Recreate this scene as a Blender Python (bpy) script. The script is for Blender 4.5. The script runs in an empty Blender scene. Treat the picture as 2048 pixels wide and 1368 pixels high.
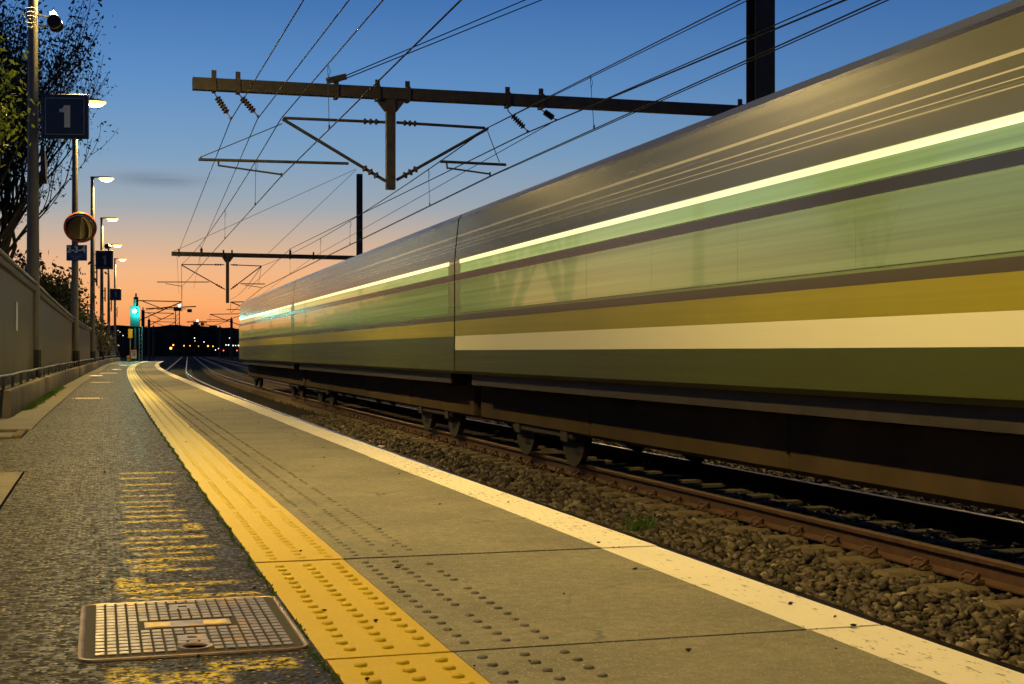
import bpy, math, random
import numpy as np
from mathutils import Vector, Matrix
R = math.radians
random.seed(7); rng = np.random.default_rng(11)
SC = bpy.context.scene; COL = SC.collection

# ---------------------------------------------------------------- camera
F = 2791.0; Y0 = 704.4; CZ = 0.72          # focal length in photo pixels, horizon row, eye height over the platform
cd = bpy.data.cameras.new('camera'); cam = bpy.data.objects.new('camera', cd); COL.objects.link(cam)
cd.sensor_width = 36; cd.lens = 36*F/2048; cd.clip_start = 0.05; cd.clip_end = 9000
cd.shift_y = (Y0-684)/2048
cam.location = (0, 0, CZ); cam.rotation_euler = (R(90), 0, 0)
SC.camera = cam

# ---------------------------------------------------------------- sky at dusk
def lin(r, g, b):
    f = lambda c: ((c/255+.055)/1.055)**2.4 if c > 10 else c/255/12.92
    return (f(r), f(g), f(b), 1)
w = bpy.data.worlds.new('World'); SC.world = w; w.use_nodes = True
nt = w.node_tree; N = nt.nodes; Lk = nt.links
for n in list(N): N.remove(n)
tc = N.new('ShaderNodeTexCoord'); sp = N.new('ShaderNodeSeparateXYZ'); Lk.new(tc.outputs['Generated'], sp.inputs[0])
def ramp(stops, src):
    r = N.new('ShaderNodeValToRGB'); e = r.color_ramp.elements
    while len(e) < len(stops): e.new(0.5)
    for i, (p, c) in enumerate(stops): e[i].position = p; e[i].color = c
    Lk.new(src, r.inputs[0]); return r.outputs[0]
def mth(op, a, b=None, c=None):
    m = N.new('ShaderNodeMath'); m.operation = op
    for i, v in enumerate((a, b, c)):
        if v is None: continue
        if isinstance(v, (int, float)): m.inputs[i].default_value = v
        else: Lk.new(v, m.inputs[i])
    return m.outputs[0]
zz = mth('MAXIMUM', sp.outputs['Z'], 0.0)
west = ramp([(0, lin(240, 134, 84)), (.014, lin(250, 150, 88)), (.035, lin(253, 175, 110)), (.056, lin(244, 184, 134)), (.078, lin(208, 180, 156)), (.103, lin(160, 170, 178)),
             (.140, lin(124, 160, 194)), (.19, lin(94, 142, 196)), (.245, lin(68, 116, 178)), (.33, lin(32, 60, 108)), (1, lin(16, 28, 56))], zz)
east = ramp([(0, lin(92, 84, 92)), (.06, lin(84, 88, 104)), (.14, lin(70, 100, 138)), (.25, lin(48, 92, 152)), (.35, lin(32, 58, 104)), (1, lin(14, 24, 50))], zz)
az = mth('ADD', mth('MULTIPLY', sp.outputs['X'], -.48), mth('MULTIPLY', sp.outputs['Y'], .88))
azr = N.new('ShaderNodeMapRange'); azr.inputs[1].default_value = .30; azr.inputs[2].default_value = 1.0; Lk.new(az, azr.inputs[0])
azr.interpolation_type = 'SMOOTHSTEP'
mx = N.new('ShaderNodeMix'); mx.data_type = 'RGBA'; Lk.new(azr.outputs[0], mx.inputs[0]); Lk.new(east, mx.inputs[6]); Lk.new(west, mx.inputs[7])
# a faint mauve streak of cloud low in the west
mp = N.new('ShaderNodeMapping'); mp.inputs['Scale'].default_value = (9, 9, 120); Lk.new(tc.outputs['Generated'], mp.inputs[0])
cn = N.new('ShaderNodeTexNoise'); cn.inputs['Scale'].default_value = 2.2; cn.inputs['Detail'].default_value = 5; Lk.new(mp.outputs[0], cn.inputs[0])
g1 = mth('POWER', 2.718, mth('MULTIPLY', mth('POWER', mth('DIVIDE', mth('SUBTRACT', sp.outputs['Z'], .119), .0045), 2.0), -1.0))
g2 = mth('POWER', 2.718, mth('MULTIPLY', mth('POWER', mth('DIVIDE', mth('SUBTRACT', sp.outputs['X'], -.245), .028), 2.0), -1.0))
cl = mth('MULTIPLY', mth('MULTIPLY', g1, g2), mth('MULTIPLY', mth('GREATER_THAN', sp.outputs['Y'], 0.0), cn.outputs[0]))
m2 = N.new('ShaderNodeMix'); m2.data_type = 'RGBA'; Lk.new(mth('MINIMUM', mth('MULTIPLY', cl, 1.1), .7), m2.inputs[0]); Lk.new(mx.outputs[2], m2.inputs[6]); m2.inputs[7].default_value = lin(108, 118, 140)
# below the horizon: dark ground tone
m3 = N.new('ShaderNodeMix'); m3.data_type = 'RGBA'; Lk.new(mth('LESS_THAN', sp.outputs['Z'], -.002), m3.inputs[0]); Lk.new(m2.outputs[2], m3.inputs[6]); m3.inputs[7].default_value = lin(20, 18, 14)
bg = N.new('ShaderNodeBackground'); bg.inputs[1].default_value = 1.0; Lk.new(m3.outputs[2], bg.inputs[0])
wo = N.new('ShaderNodeOutputWorld'); Lk.new(bg.outputs[0], wo.inputs[0])
vs = SC.view_settings; vs.view_transform = 'Standard'; vs.look = 'None'; vs.exposure = 0; vs.gamma = 1; vs.use_curve_mapping = False
SC.cycles.max_bounces = 6; SC.cycles.sample_clamp_indirect = 3.0
LAMP_POWER = 860.0; LAMP_COL = (1.0, .71, .23)

# ---------------------------------------------------------------- the line of the platform and the tracks
kn = [0, 10, 22, 36, 52, 72, 95, 120, 2000]; kk = [.0006, .0003, .0003, .0003, .0005, .0008, .0008, 0, 0]
S_ = np.arange(-60, 1200, .1); _k = np.interp(S_, kn, kk); _th = -np.cumsum(_k)*.1; _th = _th-np.interp(0, S_, _th)+.2884
_X = np.cumsum(-np.sin(_th))*.1; _Y = np.cumsum(np.cos(_th))*.1; _X -= np.interp(0, S_, _X); _Y -= np.interp(0, S_, _Y)
def TH(s): return float(np.interp(s, S_, _th))
def P(s, lat, z=0.0):
    t = TH(s); return Vector((float(np.interp(s, S_, _X))+lat*math.cos(t), float(np.interp(s, S_, _Y))+lat*math.sin(t), z))
def PN(s, lat, z):
    s = np.asarray(s, float); t = np.interp(s, S_, _th)
    return np.stack([np.interp(s, S_, _X)+lat*np.cos(t), np.interp(s, S_, _Y)+lat*np.sin(t), z+0*s], -1)
def PIX(px, py, Y): return Vector(((px-1024)/F*Y, Y, CZ+(Y0-py)/F*Y))        # pixel of the photo -> point at a distance
def PL(px, py, s0):                                                       # pixel -> point in the vertical plane across the tracks at s0
    d = Vector(((px-1024)/F, 1, (Y0-py)/F)); o = P(s0, 0); t = TH(s0); n = Vector((-math.sin(t), math.cos(t), 0))
    k = n.dot(o)/n.dot(d); return Vector((d.x*k, d.y*k, CZ+d.z*k))
def frame(s, lat=0, z=0):
    m = Matrix.Rotation(TH(s), 4, 'Z'); m.translation = P(s, lat, z); return m   # local x = across, y = along

# ---------------------------------------------------------------- mesh helpers
class MB:
    def __init__(s): s.v = []; s.f = []; s.m = []; s.uv = None; s.cur = 0
    def add(s, vs, fs):
        o = len(s.v); s.v += [tuple(v) for v in vs]; s.f += [tuple(i+o for i in f) for f in fs]; s.m += [s.cur]*len(fs)
    def box(s, x0, x1, y0, y1, z0, z1, M=None, bev=0):
        if bev:
            b = min(bev, (x1-x0)*.45, (y1-y0)*.45, (z1-z0)*.45); vs = []; idx = {}
            for ix, X in ((0, x0), (1, x1)):
                for iy, Yy in ((0, y0), (1, y1)):
                    for iz, Z in ((0, z0), (1, z1)):
                        sx, sy, sz = (1, -1)[ix]*b, (1, -1)[iy]*b, (1, -1)[iz]*b
                        for a, p in enumerate(((X, Yy+sy, Z+sz), (X+sx, Yy, Z+sz), (X+sx, Yy+sy, Z))):
                            idx[ix, iy, iz, a] = len(vs); vs.append(Vector(p))
            fs = []
            for a in range(3):
                for e in (0, 1):
                    q = []
                    for u, v in ((0, 0), (0, 1), (1, 1), (1, 0)):
                        k = [u, v]; k.insert(a, e); q.append(idx[k[0], k[1], k[2], a])
                    fs.append(q if (e ^ (a == 1)) else q[::-1])
            for a in range(3):
                o1, o2 = [i for i in range(3) if i != a]
                for e1 in (0, 1):
                    for e2 in (0, 1):
                        k0 = [0, 0, 0]; k0[o1] = e1; k0[o2] = e2; k1 = list(k0); k1[a] = 1
                        fs.append([idx[(*k0, o1)], idx[(*k1, o1)], idx[(*k1, o2)], idx[(*k0, o2)]])
            for ix in (0, 1):
                for iy in (0, 1):
                    for iz in (0, 1): fs.append([idx[ix, iy, iz, a] for a in range(3)])
        else:
            vs = [Vector((x, y, z)) for x in (x0, x1) for y in (y0, y1) for z in (z0, z1)]
            fs = [(0, 1, 3, 2), (4, 6, 7, 5), (0, 4, 5, 1), (2, 3, 7, 6), (0, 2, 6, 4), (1, 5, 7, 3)]
        if M is not None: vs = [M @ v for v in vs]
        s.add(vs, fs)
    def tube(s, pts, r, n=8, cap=True):
        pts = [Vector(p) for p in pts]; m = len(pts); rs = r if isinstance(r, (list, tuple)) else [r]*m
        vs = []; up0 = None
        for i, p in enumerate(pts):
            d = (pts[min(i+1, m-1)]-pts[max(i-1, 0)]).normalized()
            if up0 is None: up0 = Vector((0, 0, 1)) if abs(d.z) < .9 else Vector((1, 0, 0))
            a = d.cross(up0)
            if a.length < 1e-6: a = d.orthogonal()
            a.normalize(); b = a.cross(d).normalized(); up0 = b
            for k in range(n):
                t = 2*math.pi*(k+.5)/n; vs.append(p+(a*math.cos(t)+b*math.sin(t))*rs[i])
        fs = [(i*n+k, i*n+(k+1) % n, (i+1)*n+(k+1) % n, (i+1)*n+k) for i in range(m-1) for k in range(n)]
        if cap: fs += [tuple(range(n))[::-1], tuple(range((m-1)*n, m*n))]
        s.add(vs, fs)
    def bar(s, a, b, w, h, up=Vector((0, 0, 1))):
        a = Vector(a); b = Vector(b); d = (b-a); L = d.length; d.normalize(); x = d.cross(up)
        if x.length < 1e-5: x = d.orthogonal()
        x.normalize(); u = x.cross(d).normalized()
        M = Matrix(((x.x, d.x, u.x, a.x), (x.y, d.y, u.y, a.y), (x.z, d.z, u.z, a.z), (0, 0, 0, 1)))
        s.box(-w/2, w/2, 0, L, -h/2, h/2, M)
    def lathe(s, prof, n=16, M=None):
        vs = []
        for r, z in prof:
            for k in range(n):
                t = 2*math.pi*k/n; v = Vector((r*math.cos(t), r*math.sin(t), z)); vs.append(M @ v if M is not None else v)
        m = len(prof)
        fs = [(i*n+k, i*n+(k+1) % n, (i+1)*n+(k+1) % n, (i+1)*n+k) for i in range(m-1) for k in range(n)]
        if prof[0][0] > 1e-4: fs.append(tuple(range(n))[::-1])
        if prof[-1][0] > 1e-4: fs.append(tuple(range((m-1)*n, m*n)))
        s.add(vs, fs)
    def sweep(s, ss, prof, closed=True, caps=True, mats=None):
        # profile of (lat, z) swept along the line at the stations ss; prof may be a function of s
        rows = []
        for t in ss:
            pr = prof(t) if callable(prof) else prof
            rows.append([P(t, a, z) for a, z in pr])
        n = len(rows[0]); vs = [p for r in rows for p in r]
        o = len(s.v); s.v += [tuple(v) for v in vs]
        K = n if closed else n-1
        for i in range(len(ss)-1):
            for k in range(K):
                k2 = (k+1) % n
                s.f.append((o+i*n+k, o+i*n+k2, o+(i+1)*n+k2, o+(i+1)*n+k)); s.m.append(mats[k] if mats else s.cur)
        if caps and closed:
            s.f.append(tuple(o+k for k in range(n))[::-1]); s.m.append(mats[0] if mats else s.cur)
            s.f.append(tuple(o+(len(ss)-1)*n+k for k in range(n))); s.m.append(mats[0] if mats else s.cur)
    def build(s, name, mat, parent=None, smooth=False, auto=None):
        me = bpy.data.meshes.new(name); me.from_pydata(s.v, [], s.f)
        ms = mat if isinstance(mat, (list, tuple)) else [mat]
        for m_ in ms: me.materials.append(m_)
        if len(ms) > 1: me.polygons.foreach_set('material_index', s.m)
        if smooth: me.polygons.foreach_set('use_smooth', [True]*len(me.polygons))
        me.update(); fixn(me)
        if auto:
            me.polygons.foreach_set('use_smooth', [True]*len(me.polygons)); me.set_sharp_from_angle(angle=R(auto))
        o = bpy.data.objects.new(name, me); COL.objects.link(o); o.parent = parent
        return o
def fixn(me):
    import bmesh
    if len(me.polygons) > 60000: return
    bm = bmesh.new(); bm.from_mesh(me); bmesh.ops.recalc_face_normals(bm, faces=bm.faces); bm.to_mesh(me); bm.free()
def bulk(name, V, Fc, mat, parent=None, smooth=False):
    me = bpy.data.meshes.new(name); V = np.asarray(V, np.float32); Fc = np.asarray(Fc, np.int32); k = Fc.shape[1]
    me.vertices.add(len(V)); me.vertices.foreach_set('co', V.ravel())
    me.loops.add(Fc.size); me.loops.foreach_set('vertex_index', Fc.ravel())
    me.polygons.add(len(Fc)); me.polygons.foreach_set('loop_start', np.arange(len(Fc), dtype=np.int32)*k)
    if smooth: me.polygons.foreach_set('use_smooth', np.ones(len(Fc), bool))
    me.materials.append(mat); me.update(calc_edges=True); me.validate()
    o = bpy.data.objects.new(name, me); COL.objects.link(o); o.parent = parent; return o
def thing(name, label, cat, M=None, group=None):
    o = bpy.data.objects.new(name, None); COL.objects.link(o); o.empty_display_size = .2
    if M is not None: o.matrix_world = M if isinstance(M, Matrix) else Matrix.Translation(M)
    return tag(o, label, cat, group)
def tag(o, label, cat, group=None):
    o['label'] = label; o['category'] = cat
    if group: o['group'] = group
    return o
def struct(o, label=None, kind='structure', cat=None):
    o['kind'] = kind
    if label: o['label'] = label
    if cat: o['category'] = cat
    return o
def uvs(o):
    # uv of a ground mesh = (distance across, distance along) the line, in metres
    me = o.data; co = np.empty(len(me.vertices)*3); me.vertices.foreach_get('co', co); co = co.reshape(-1, 3)
    sel = S_ > -30; XX = _X[sel][::5]; YY = _Y[sel][::5]; SS = S_[sel][::5]; TT = _th[sel][::5]
    idx = np.empty(len(co), int)
    for i in range(0, len(co), 4000):
        c = co[i:i+4000]; lon = -(c[:, 0:1]-XX)*np.sin(TT)+(c[:, 1:2]-YY)*np.cos(TT); idx[i:i+4000] = np.argmin(np.abs(lon), 1)
    lon = -(co[:, 0]-XX[idx])*np.sin(TT[idx])+(co[:, 1]-YY[idx])*np.cos(TT[idx])
    lat = (co[:, 0]-XX[idx])*np.cos(TT[idx])+(co[:, 1]-YY[idx])*np.sin(TT[idx])
    uv = me.uv_layers.new(name='line'); li = np.empty(len(me.loops), int); me.loops.foreach_get('vertex_index', li)
    uv.data.foreach_set('uv', np.stack([lat[li], SS[idx][li]+lon[li]], -1).ravel())

# ---------------------------------------------------------------- materials
class NT:
    def __init__(s, name):
        s.m = bpy.data.materials.new(name); s.m.use_nodes = True; s.t = s.m.node_tree; s.b = s.t.nodes['Principled BSDF']
    def n(s, typ, **k):
        x = s.t.nodes.new(typ)
        for a, b in k.items(): setattr(x, a, b)
        return x
    def l(s, a, b): s.t.links.new(a, b)
    def coord(s, kind='Object', scale=(1, 1, 1)):
        c = s.n('ShaderNodeTexCoord'); mpn = s.n('ShaderNodeMapping'); mpn.inputs['Scale'].default_value = scale; s.l(c.outputs[kind], mpn.inputs[0]); return mpn.outputs[0]
    def noise(s, v, sc, det=4, rough=.6):
        x = s.n('ShaderNodeTexNoise'); x.inputs['Scale'].default_value = sc; x.inputs['Detail'].default_value = det; x.inputs['Roughness'].default_value = rough; s.l(v, x.inputs['Vector']); return x.outputs[0]
    def vor(s, v, sc, feat='F1', out='Distance'):
        x = s.n('ShaderNodeTexVoronoi'); x.feature = feat; x.inputs['Scale'].default_value = sc; s.l(v, x.inputs['Vector']); return x.outputs[out]
    def ramp(s, src, stops, interp='LINEAR'):
        r = s.n('ShaderNodeValToRGB'); r.color_ramp.interpolation = interp; e = r.color_ramp.elements
        while len(e) < len(stops): e.new(.5)
        for i, (p, c) in enumerate(stops): e[i].position = p; e[i].color = c if len(c) == 4 else (*c, 1)
        s.l(src, r.inputs[0]); return r.outputs[0]
    def rng(s, src, a, b, c=0., d=1., sm=False):
        r = s.n('ShaderNodeMapRange'); r.clamp = True
        if sm: r.interpolation_type = 'SMOOTHSTEP'
        for i, v in enumerate((a, b, c, d)): r.inputs[i+1].default_value = v
        s.l(src, r.inputs[0]); return r.outputs[0]
    def mix(s, f, a, b, bl='MIX'):
        x = s.n('ShaderNodeMix'); x.data_type = 'RGBA'; x.blend_type = bl
        for i, v in ((0, f), (6, a), (7, b)):
            if isinstance(v, (int, float)): x.inputs[i].default_value = v
            elif isinstance(v, tuple): x.inputs[i].default_value = v if len(v) == 4 else (*v, 1)
            else: s.l(v, x.inputs[i])
        return x.outputs[2]
    def math(s, op, a, b=0.):
        x = s.n('ShaderNodeMath'); x.operation = op
        for i, v in enumerate((a, b)):
            if isinstance(v, (int, float)): x.inputs[i].default_value = v
            else: s.l(v, x.inputs[i])
        return x.outputs[0]
    def bump(s, h, st=.5, d=.01):
        x = s.n('ShaderNodeBump'); x.inputs['Strength'].default_value = st; x.inputs['Distance'].default_value = d; s.l(h, x.inputs['Height']); s.l(x.outputs[0], s.b.inputs['Normal'])
    def set(s, **k):
        for a, v in k.items():
            i = s.b.inputs[a.replace('_', ' ')]
            if hasattr(v, 'links') or hasattr(v, 'is_linked'): s.l(v, i)
            else: i.default_value = (*v, 1) if isinstance(v, tuple) and len(v) == 3 else v
def simple(name, col, rough=.6, metal=0., var=.35, sc=6., bump=.15, stretch=(1, 1, 1), kind='Object', col2=None):
    t = NT(name); v = t.coord(kind, stretch); n = t.noise(v, sc)
    c2 = col2 if col2 else tuple(c*(1-var) for c in col); c1 = tuple(min(1, c*(1+var*.4)) for c in col) if not col2 else col
    c = t.ramp(n, [(.3, c2), (.7, c1)]); t.set(Base_Color=c, Roughness=t.rng(n, .2, .8, rough*.85, min(1, rough*1.15)), Metallic=metal)
    if bump: t.bump(t.noise(v, sc*6, 3), bump, .01)
    return t.m
def emis(name, col, st):
    t = NT(name); t.set(Base_Color=(.05, .05, .05), Emission_Color=col, Emission_Strength=st); return t.m
M = {}
M['steel'] = simple('galvanised steel', (.30, .29, .27), .55, .6, .3, 9, .1)
M['dark_steel'] = simple('weathered dark steel', (.055, .045, .033), .6, .3, .4, 7, .2)
M['black'] = simple('matt black', (.012, .012, .012), .6, 0, .3, 8, 0)
M['post'] = simple('grey painted lamp post', (.17, .155, .12), .5, .2, .25, 5, .1, (3, 3, .6))
M['white_metal'] = simple('white painted metal', (.72, .71, .66), .45, 0, .12, 8, .05)
M['wire'] = simple('dark copper wire', (.02, .018, .016), .8, 0., .2, 3, 0)
M['ceramic'] = simple('brown glazed insulator', (.06, .035, .025), .25, 0, .3, 14, 0)
M['navy'] = simple('navy sign enamel', (.012, .016, .05), .3, 0, .1, 4, 0)
M['blue'] = simple('blue sign enamel', (.012, .045, .17), .3, 0, .1, 4, 0)
M['sign_white'] = simple('cream sign lettering', (.82, .78, .60), .5, 0, .08, 10, 0)
M['sign_dim'] = simple('faded grey sign lettering', (.30, .31, .31), .5, 0, .08, 10, 0)
M['yellow_sign'] = simple('yellow sign enamel', (.42, .30, .02), .4, 0, .15, 4, 0)
M['orange'] = simple('orange mirror rim', (.70, .13, .02), .35, 0, .2, 6, 0)
t = NT('convex mirror'); t.set(Base_Color=(.42, .40, .34), Metallic=1.0, Roughness=.05); M['mirror'] = t.m
M['amber'] = emis('amber lamp glare', (1, .66, .18), 3.0)  # amber glow standing for the glare around the lens
M['lens'] = emis('lit lamp lens', (1, .84, .5), 60)
M['lens_o'] = emis('lit orange far lamp', (1, .36, .03), 5)
M['lens_w'] = emis('lit white far lamp', (1, .88, .6), 3.5)
M['lens_r'] = emis('lit red far lamp', (1, .12, .05), 4)
M['green_lens'] = emis('lit green signal lens', (.05, 1, .85), 60)
M['rubber'] = M['black']

def concrete_mat(name, base, dark, joint=False, stain=True, grit=260):
    t = NT(name); v = t.coord('UV'); n1 = t.noise(v, 1.6, 6, .65); n2 = t.noise(v, 22, 5, .7); n3 = t.vor(v, grit, 'F1', 'Color')
    sep = t.n('ShaderNodeSeparateColor'); t.l(n3, sep.inputs[0])
    c = t.ramp(n1, [(.32, dark), (.62, base)]); c = t.mix(t.rng(n2, .35, .65, 0, .6), c, tuple(x*.62 for x in base))
    c = t.mix(t.rng(sep.outputs[0], .9, 1, 0, .7), c, tuple(min(1, x*2.2) for x in base)); c = t.mix(t.rng(sep.outputs[1], .9, 1, 0, .7), c, tuple(x*.3 for x in base))
    wv = t.n('ShaderNodeVectorMath', operation='ADD'); wn = t.n('ShaderNodeTexNoise'); wn.inputs['Scale'].default_value = 5; wn.inputs['Detail'].default_value = 6; t.l(v, wn.inputs['Vector']); ws = t.n('ShaderNodeVectorMath', operation='SCALE'); ws.inputs['Scale'].default_value = .22; t.l(wn.outputs['Color'], ws.inputs[0]); t.l(v, wv.inputs[0]); t.l(ws.outputs[0], wv.inputs[1])
    cr = t.vor(wv.outputs[0], .62, 'DISTANCE_TO_EDGE'); c = t.mix(t.math('MULTIPLY', t.rng(cr, .002, .006, 1, 0), t.rng(n1, .5, .6, 0, .8)), c, (.03, .026, .016)); c = t.mix(t.rng(t.noise(v, 6, 6, .75), .60, .72, 0, .5), c, tuple(x*.45 for x in base))
    t.set(Base_Color=c, Roughness=t.rng(n2, .3, .7, .55, .85)); t.bump(t.math('ADD', n2, t.math('MULTIPLY', sep.outputs[0], .35)), .35, .004); return t
M['slab'] = concrete_mat('platform edge concrete', (.225, .20, .125), (.11, .10, .066)).m
M['gutter'] = concrete_mat('old gutter concrete', (.15, .125, .075), (.075, .06, .035), grit=90).m
def kerbmat():
    t = NT('kerb concrete'); v = t.coord('Object'); n1 = t.noise(v, 1.1, 6); n2 = t.noise(v, 30, 5); vs_ = t.coord('Object', (6, 6, .5)); st = t.noise(vs_, 1.5, 5)
    c = t.ramp(n1, [(.3, (.085, .07, .045)), (.75, (.20, .17, .12))]); c = t.mix(t.rng(st, .5, .75, 0, .7), c, (.05, .045, .03))
    t.set(Base_Color=c, Roughness=.85); t.bump(n2, .4, .01); return t.m
M['kerb'] = kerbmat()
def paint(name, col, worn, amt, rough, sx=1.0, streak=(9, 34, 1)):
    t = NT(name); v = t.coord('UV'); vs_ = t.coord('UV', streak); n1 = t.noise(vs_, 1.6, 7, .72); n2 = t.noise(v, .9, 4); n3 = t.noise(v, 60, 3)
    big = t.rng(n2, .35, .7, .035, -.05); f = t.rng(t.math('ADD', n1, big), amt-.02, amt+.02, 0, 1)
    cc = t.mix(t.rng(t.noise(v, 3, 4), .3, .75, 0, .35), col, tuple(x*.72 for x in col)); 
    if name.startswith('yellow'):
        sy = t.n('ShaderNodeSeparateXYZ'); t.l(v, sy.inputs[0]); cc = t.mix(t.math('MULTIPLY', t.rng(t.math('ADD', sy.outputs[1], t.math('MULTIPLY', n2, 2.0)), 5.5, 13), .9), cc, (.62, .52, .20))
    c = t.mix(f, cc, worn)
    t.set(Base_Color=c, Roughness=t.rng(n3, .3, .7, rough*.8, rough*1.2)); t.set(Specular_IOR_Level=.25); t.bump(t.math('SUBTRACT', t.math('MULTIPLY', n3, .3), t.math('MULTIPLY', f, .5)), .3, .003); return t.m
M['white_line'] = paint('worn white edge paint', (.80, .72, .54), (.20, .16, .085), .60, .5, streak=(30, 9, 1))
M['yellow'] = paint('yellow tactile paint', (.54, .37, .002), (.22, .14, .006), .70, .5)
def asphalt():
    t = NT('chip seal with worn yellow stencil'); v = t.coord('UV')
    warp = t.n('ShaderNodeVectorMath', operation='ADD'); nn = t.n('ShaderNodeTexNoise'); nn.inputs['Scale'].default_value = 40; t.l(v, nn.inputs['Vector'])
    sc = t.n('ShaderNodeVectorMath', operation='SCALE'); sc.inputs['Scale'].default_value = .012; t.l(nn.outputs['Color'], sc.inputs[0]); t.l(v, warp.inputs[0]); t.l(sc.outputs[0], warp.inputs[1])
    W = warp.outputs[0]
    d = t.vor(W, 56, 'F1', 'Distance'); col = t.vor(W, 56, 'F1', 'Color'); sep = t.n('ShaderNodeSeparateColor'); t.l(col, sep.inputs[0])
    stone = t.ramp(sep.outputs[0], [(0, (.020, .016, .006)), (.40, (.080, .064, .022)), (.60, (.25, .195, .070)), (.85, (.70, .55, .21)), (1, (.95, .80, .42))])  # the few brightest stones are glints put into the colour
    hgt = t.rng(d, .08, .46, 1, 0, True); c = t.mix(hgt, (.006, .005, .003), stone)
    big = t.noise(v, .8, 5); c = t.mix(t.rng(big, .35, .65, .55, 0), c, (.012, .011, .006), 'MIX')
    # dark weathered zone near the camera edge of the pavement with moss
    # worn yellow stencilled letters: bars across the walking direction
    su = t.n('ShaderNodeSeparateXYZ'); t.l(v, su.inputs[0]); U, V_ = su.outputs[0], su.outputs[1]
    def band(x, a, b, e): return t.math('MULTIPLY', t.rng(x, a-e, a+e), t.rng(x, b+e, b-e))
    bars = []
    for a, b, l0, l1 in ((2.6, 2.72, .12, .5), (2.88, 2.98, .12, .48), (3.08, 3.22, .06, .28), (3.14, 3.3, .02, .10), (3.2, 3.31, .24, .44), (4.19, 4.25, .08, .46), (4.30, 4.38, .06, .30), (4.42, 4.48, .06, .42), (4.38, 4.62, .05, .13), (4.72, 4.77, .10, .36), (4.80, 4.90, .10, .24), (4.95, 5.03, .08, .38), (5.12, 5.17, .12, .34),
                         (5.25, 5.33, .10, .42), (5.43, 5.48, .07, .30), (5.55, 5.63, .10, .40), (5.78, 5.84, .08, .36), (5.78, 6.02, .33, .40), (6.1, 6.17, .08, .36), (6.28, 6.36, .10, .36), (6.5, 6.56, .10, .37), (6.7, 6.76, .1, .3), (6.9, 6.98, .08, .34),
                         (7.2, 7.27, .1, .36), (7.5, 7.56, .1, .33), (7.8, 7.9, .1, .4), (8.2, 8.3, .1, .3), (8.55, 8.66, .1, .42)):
        bars.append(t.math('MULTIPLY', band(V_, a, b, .018), band(U, l0, l1, .012)))
    mk = bars[0]
    for x in bars[1:]: mk = t.math('MAXIMUM', mk, x)
    wear = t.rng(t.math('ADD', t.noise(v, 38, 4), t.math('MULTIPLY', hgt, .26)), .46, .60)
    pm = t.math('MULTIPLY', mk, wear); c = t.mix(t.math('MULTIPLY', pm, .94), c, (.74, .55, .035))
    t.set(Base_Color=c, Roughness=t.rng(sep.outputs[1], 0, 1, .32, .75), Specular_IOR_Level=.16); t.bump(t.math('ADD', hgt, t.math('MULTIPLY', sep.outputs[2], .8)), 1.0, .010)
    return t.m
M['asphalt'] = asphalt()
def stonemat(name, a, b, c_):
    t = NT(name); g = t.n('ShaderNodeNewGeometry'); v = t.coord('Object'); n = t.noise(v, 40, 4)
    t.b.inputs['Specular IOR Level'].default_value = .3
    c = t.ramp(g.outputs['Random Per Island'], [(0, tuple(x*.5 for x in a)), (.25, a), (.6, b), (.93, tuple(x*1.5 for x in b)), (1, c_)]); c = t.mix(t.rng(n, .35, .7, 0, .5), c, a)
    t.set(Base_Color=c, Roughness=.7); t.bump(n, .4, .01); return t.m
M['stones'] = stonemat('track ballast stones', (.036, .026, .015), (.10, .078, .048), (.32, .27, .18))
def bed():
    t = NT('ballast bed'); v = t.coord('Object'); d = t.vor(v, 20, 'F1', 'Distance'); col = t.vor(v, 20, 'F1', 'Color'); sep = t.n('ShaderNodeSeparateColor'); t.l(col, sep.inputs[0])
    c = t.ramp(sep.outputs[0], [(0, (.03, .021, .009)), (.9, (.105, .068, .022)), (1, (.25, .18, .08))]); h = t.rng(d, .1, .6, 1, 0); c = t.mix(h, (.008, .006, .004), c)
    t.set(Base_Color=c, Roughness=.8); t.bump(t.math('ADD', h, sep.outputs[1]), 1, .03); return t.m
M['bed'] = bed()
M['rail'] = simple('rusty rail steel', (.105, .050, .022), .66, .15, .35, 12, .25, col2=(.055, .026, .013))
M['rail_top'] = simple('dull worn rail head', (.24, .17, .12), .42, .6, .3, 30, .1)
M['rail_shiny'] = simple('polished rail head', (.62, .54, .5), .2, 1., .1, 30, .02)
M['sleeper'] = simple('dusty concrete sleeper', (.135, .10, .05), .9, 0, .45, 9, .5)
M['face'] = simple('stained platform wall', (.085, .072, .055), .85, 0, .6, 3.5, .6, (1, 1, 2.2), col2=(.022, .019, .015))
M['earth'] = simple('dark earth', (.022, .020, .014), .95, 0, .5, .6, .3)
M['hill'] = simple('wooded dusk hill', (.022, .019, .016), 1, 0, .4, .02, 0)
M['bldg'] = simple('unlit facade', (.05, .048, .05), .8, 0, .3, .3, 0)
M['grime'] = simple('oily brake dust', (.028, .020, .013), .75, 0, .4, 6, .2)
M['skirt'] = simple('brown dusty underframe skirt', (.075, .052, .026), .85, 0, .35, 1.2, .1)
M['foot'] = simple('opposite platform surface', (.16, .13, .085), .8, 0, .4, 5, .3)

for k_ in ('earth', 'hill', 'bldg', 'face', 'bed', 'skirt'): M[k_].node_tree.nodes['Principled BSDF'].inputs['Specular IOR Level'].default_value = .08
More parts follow.
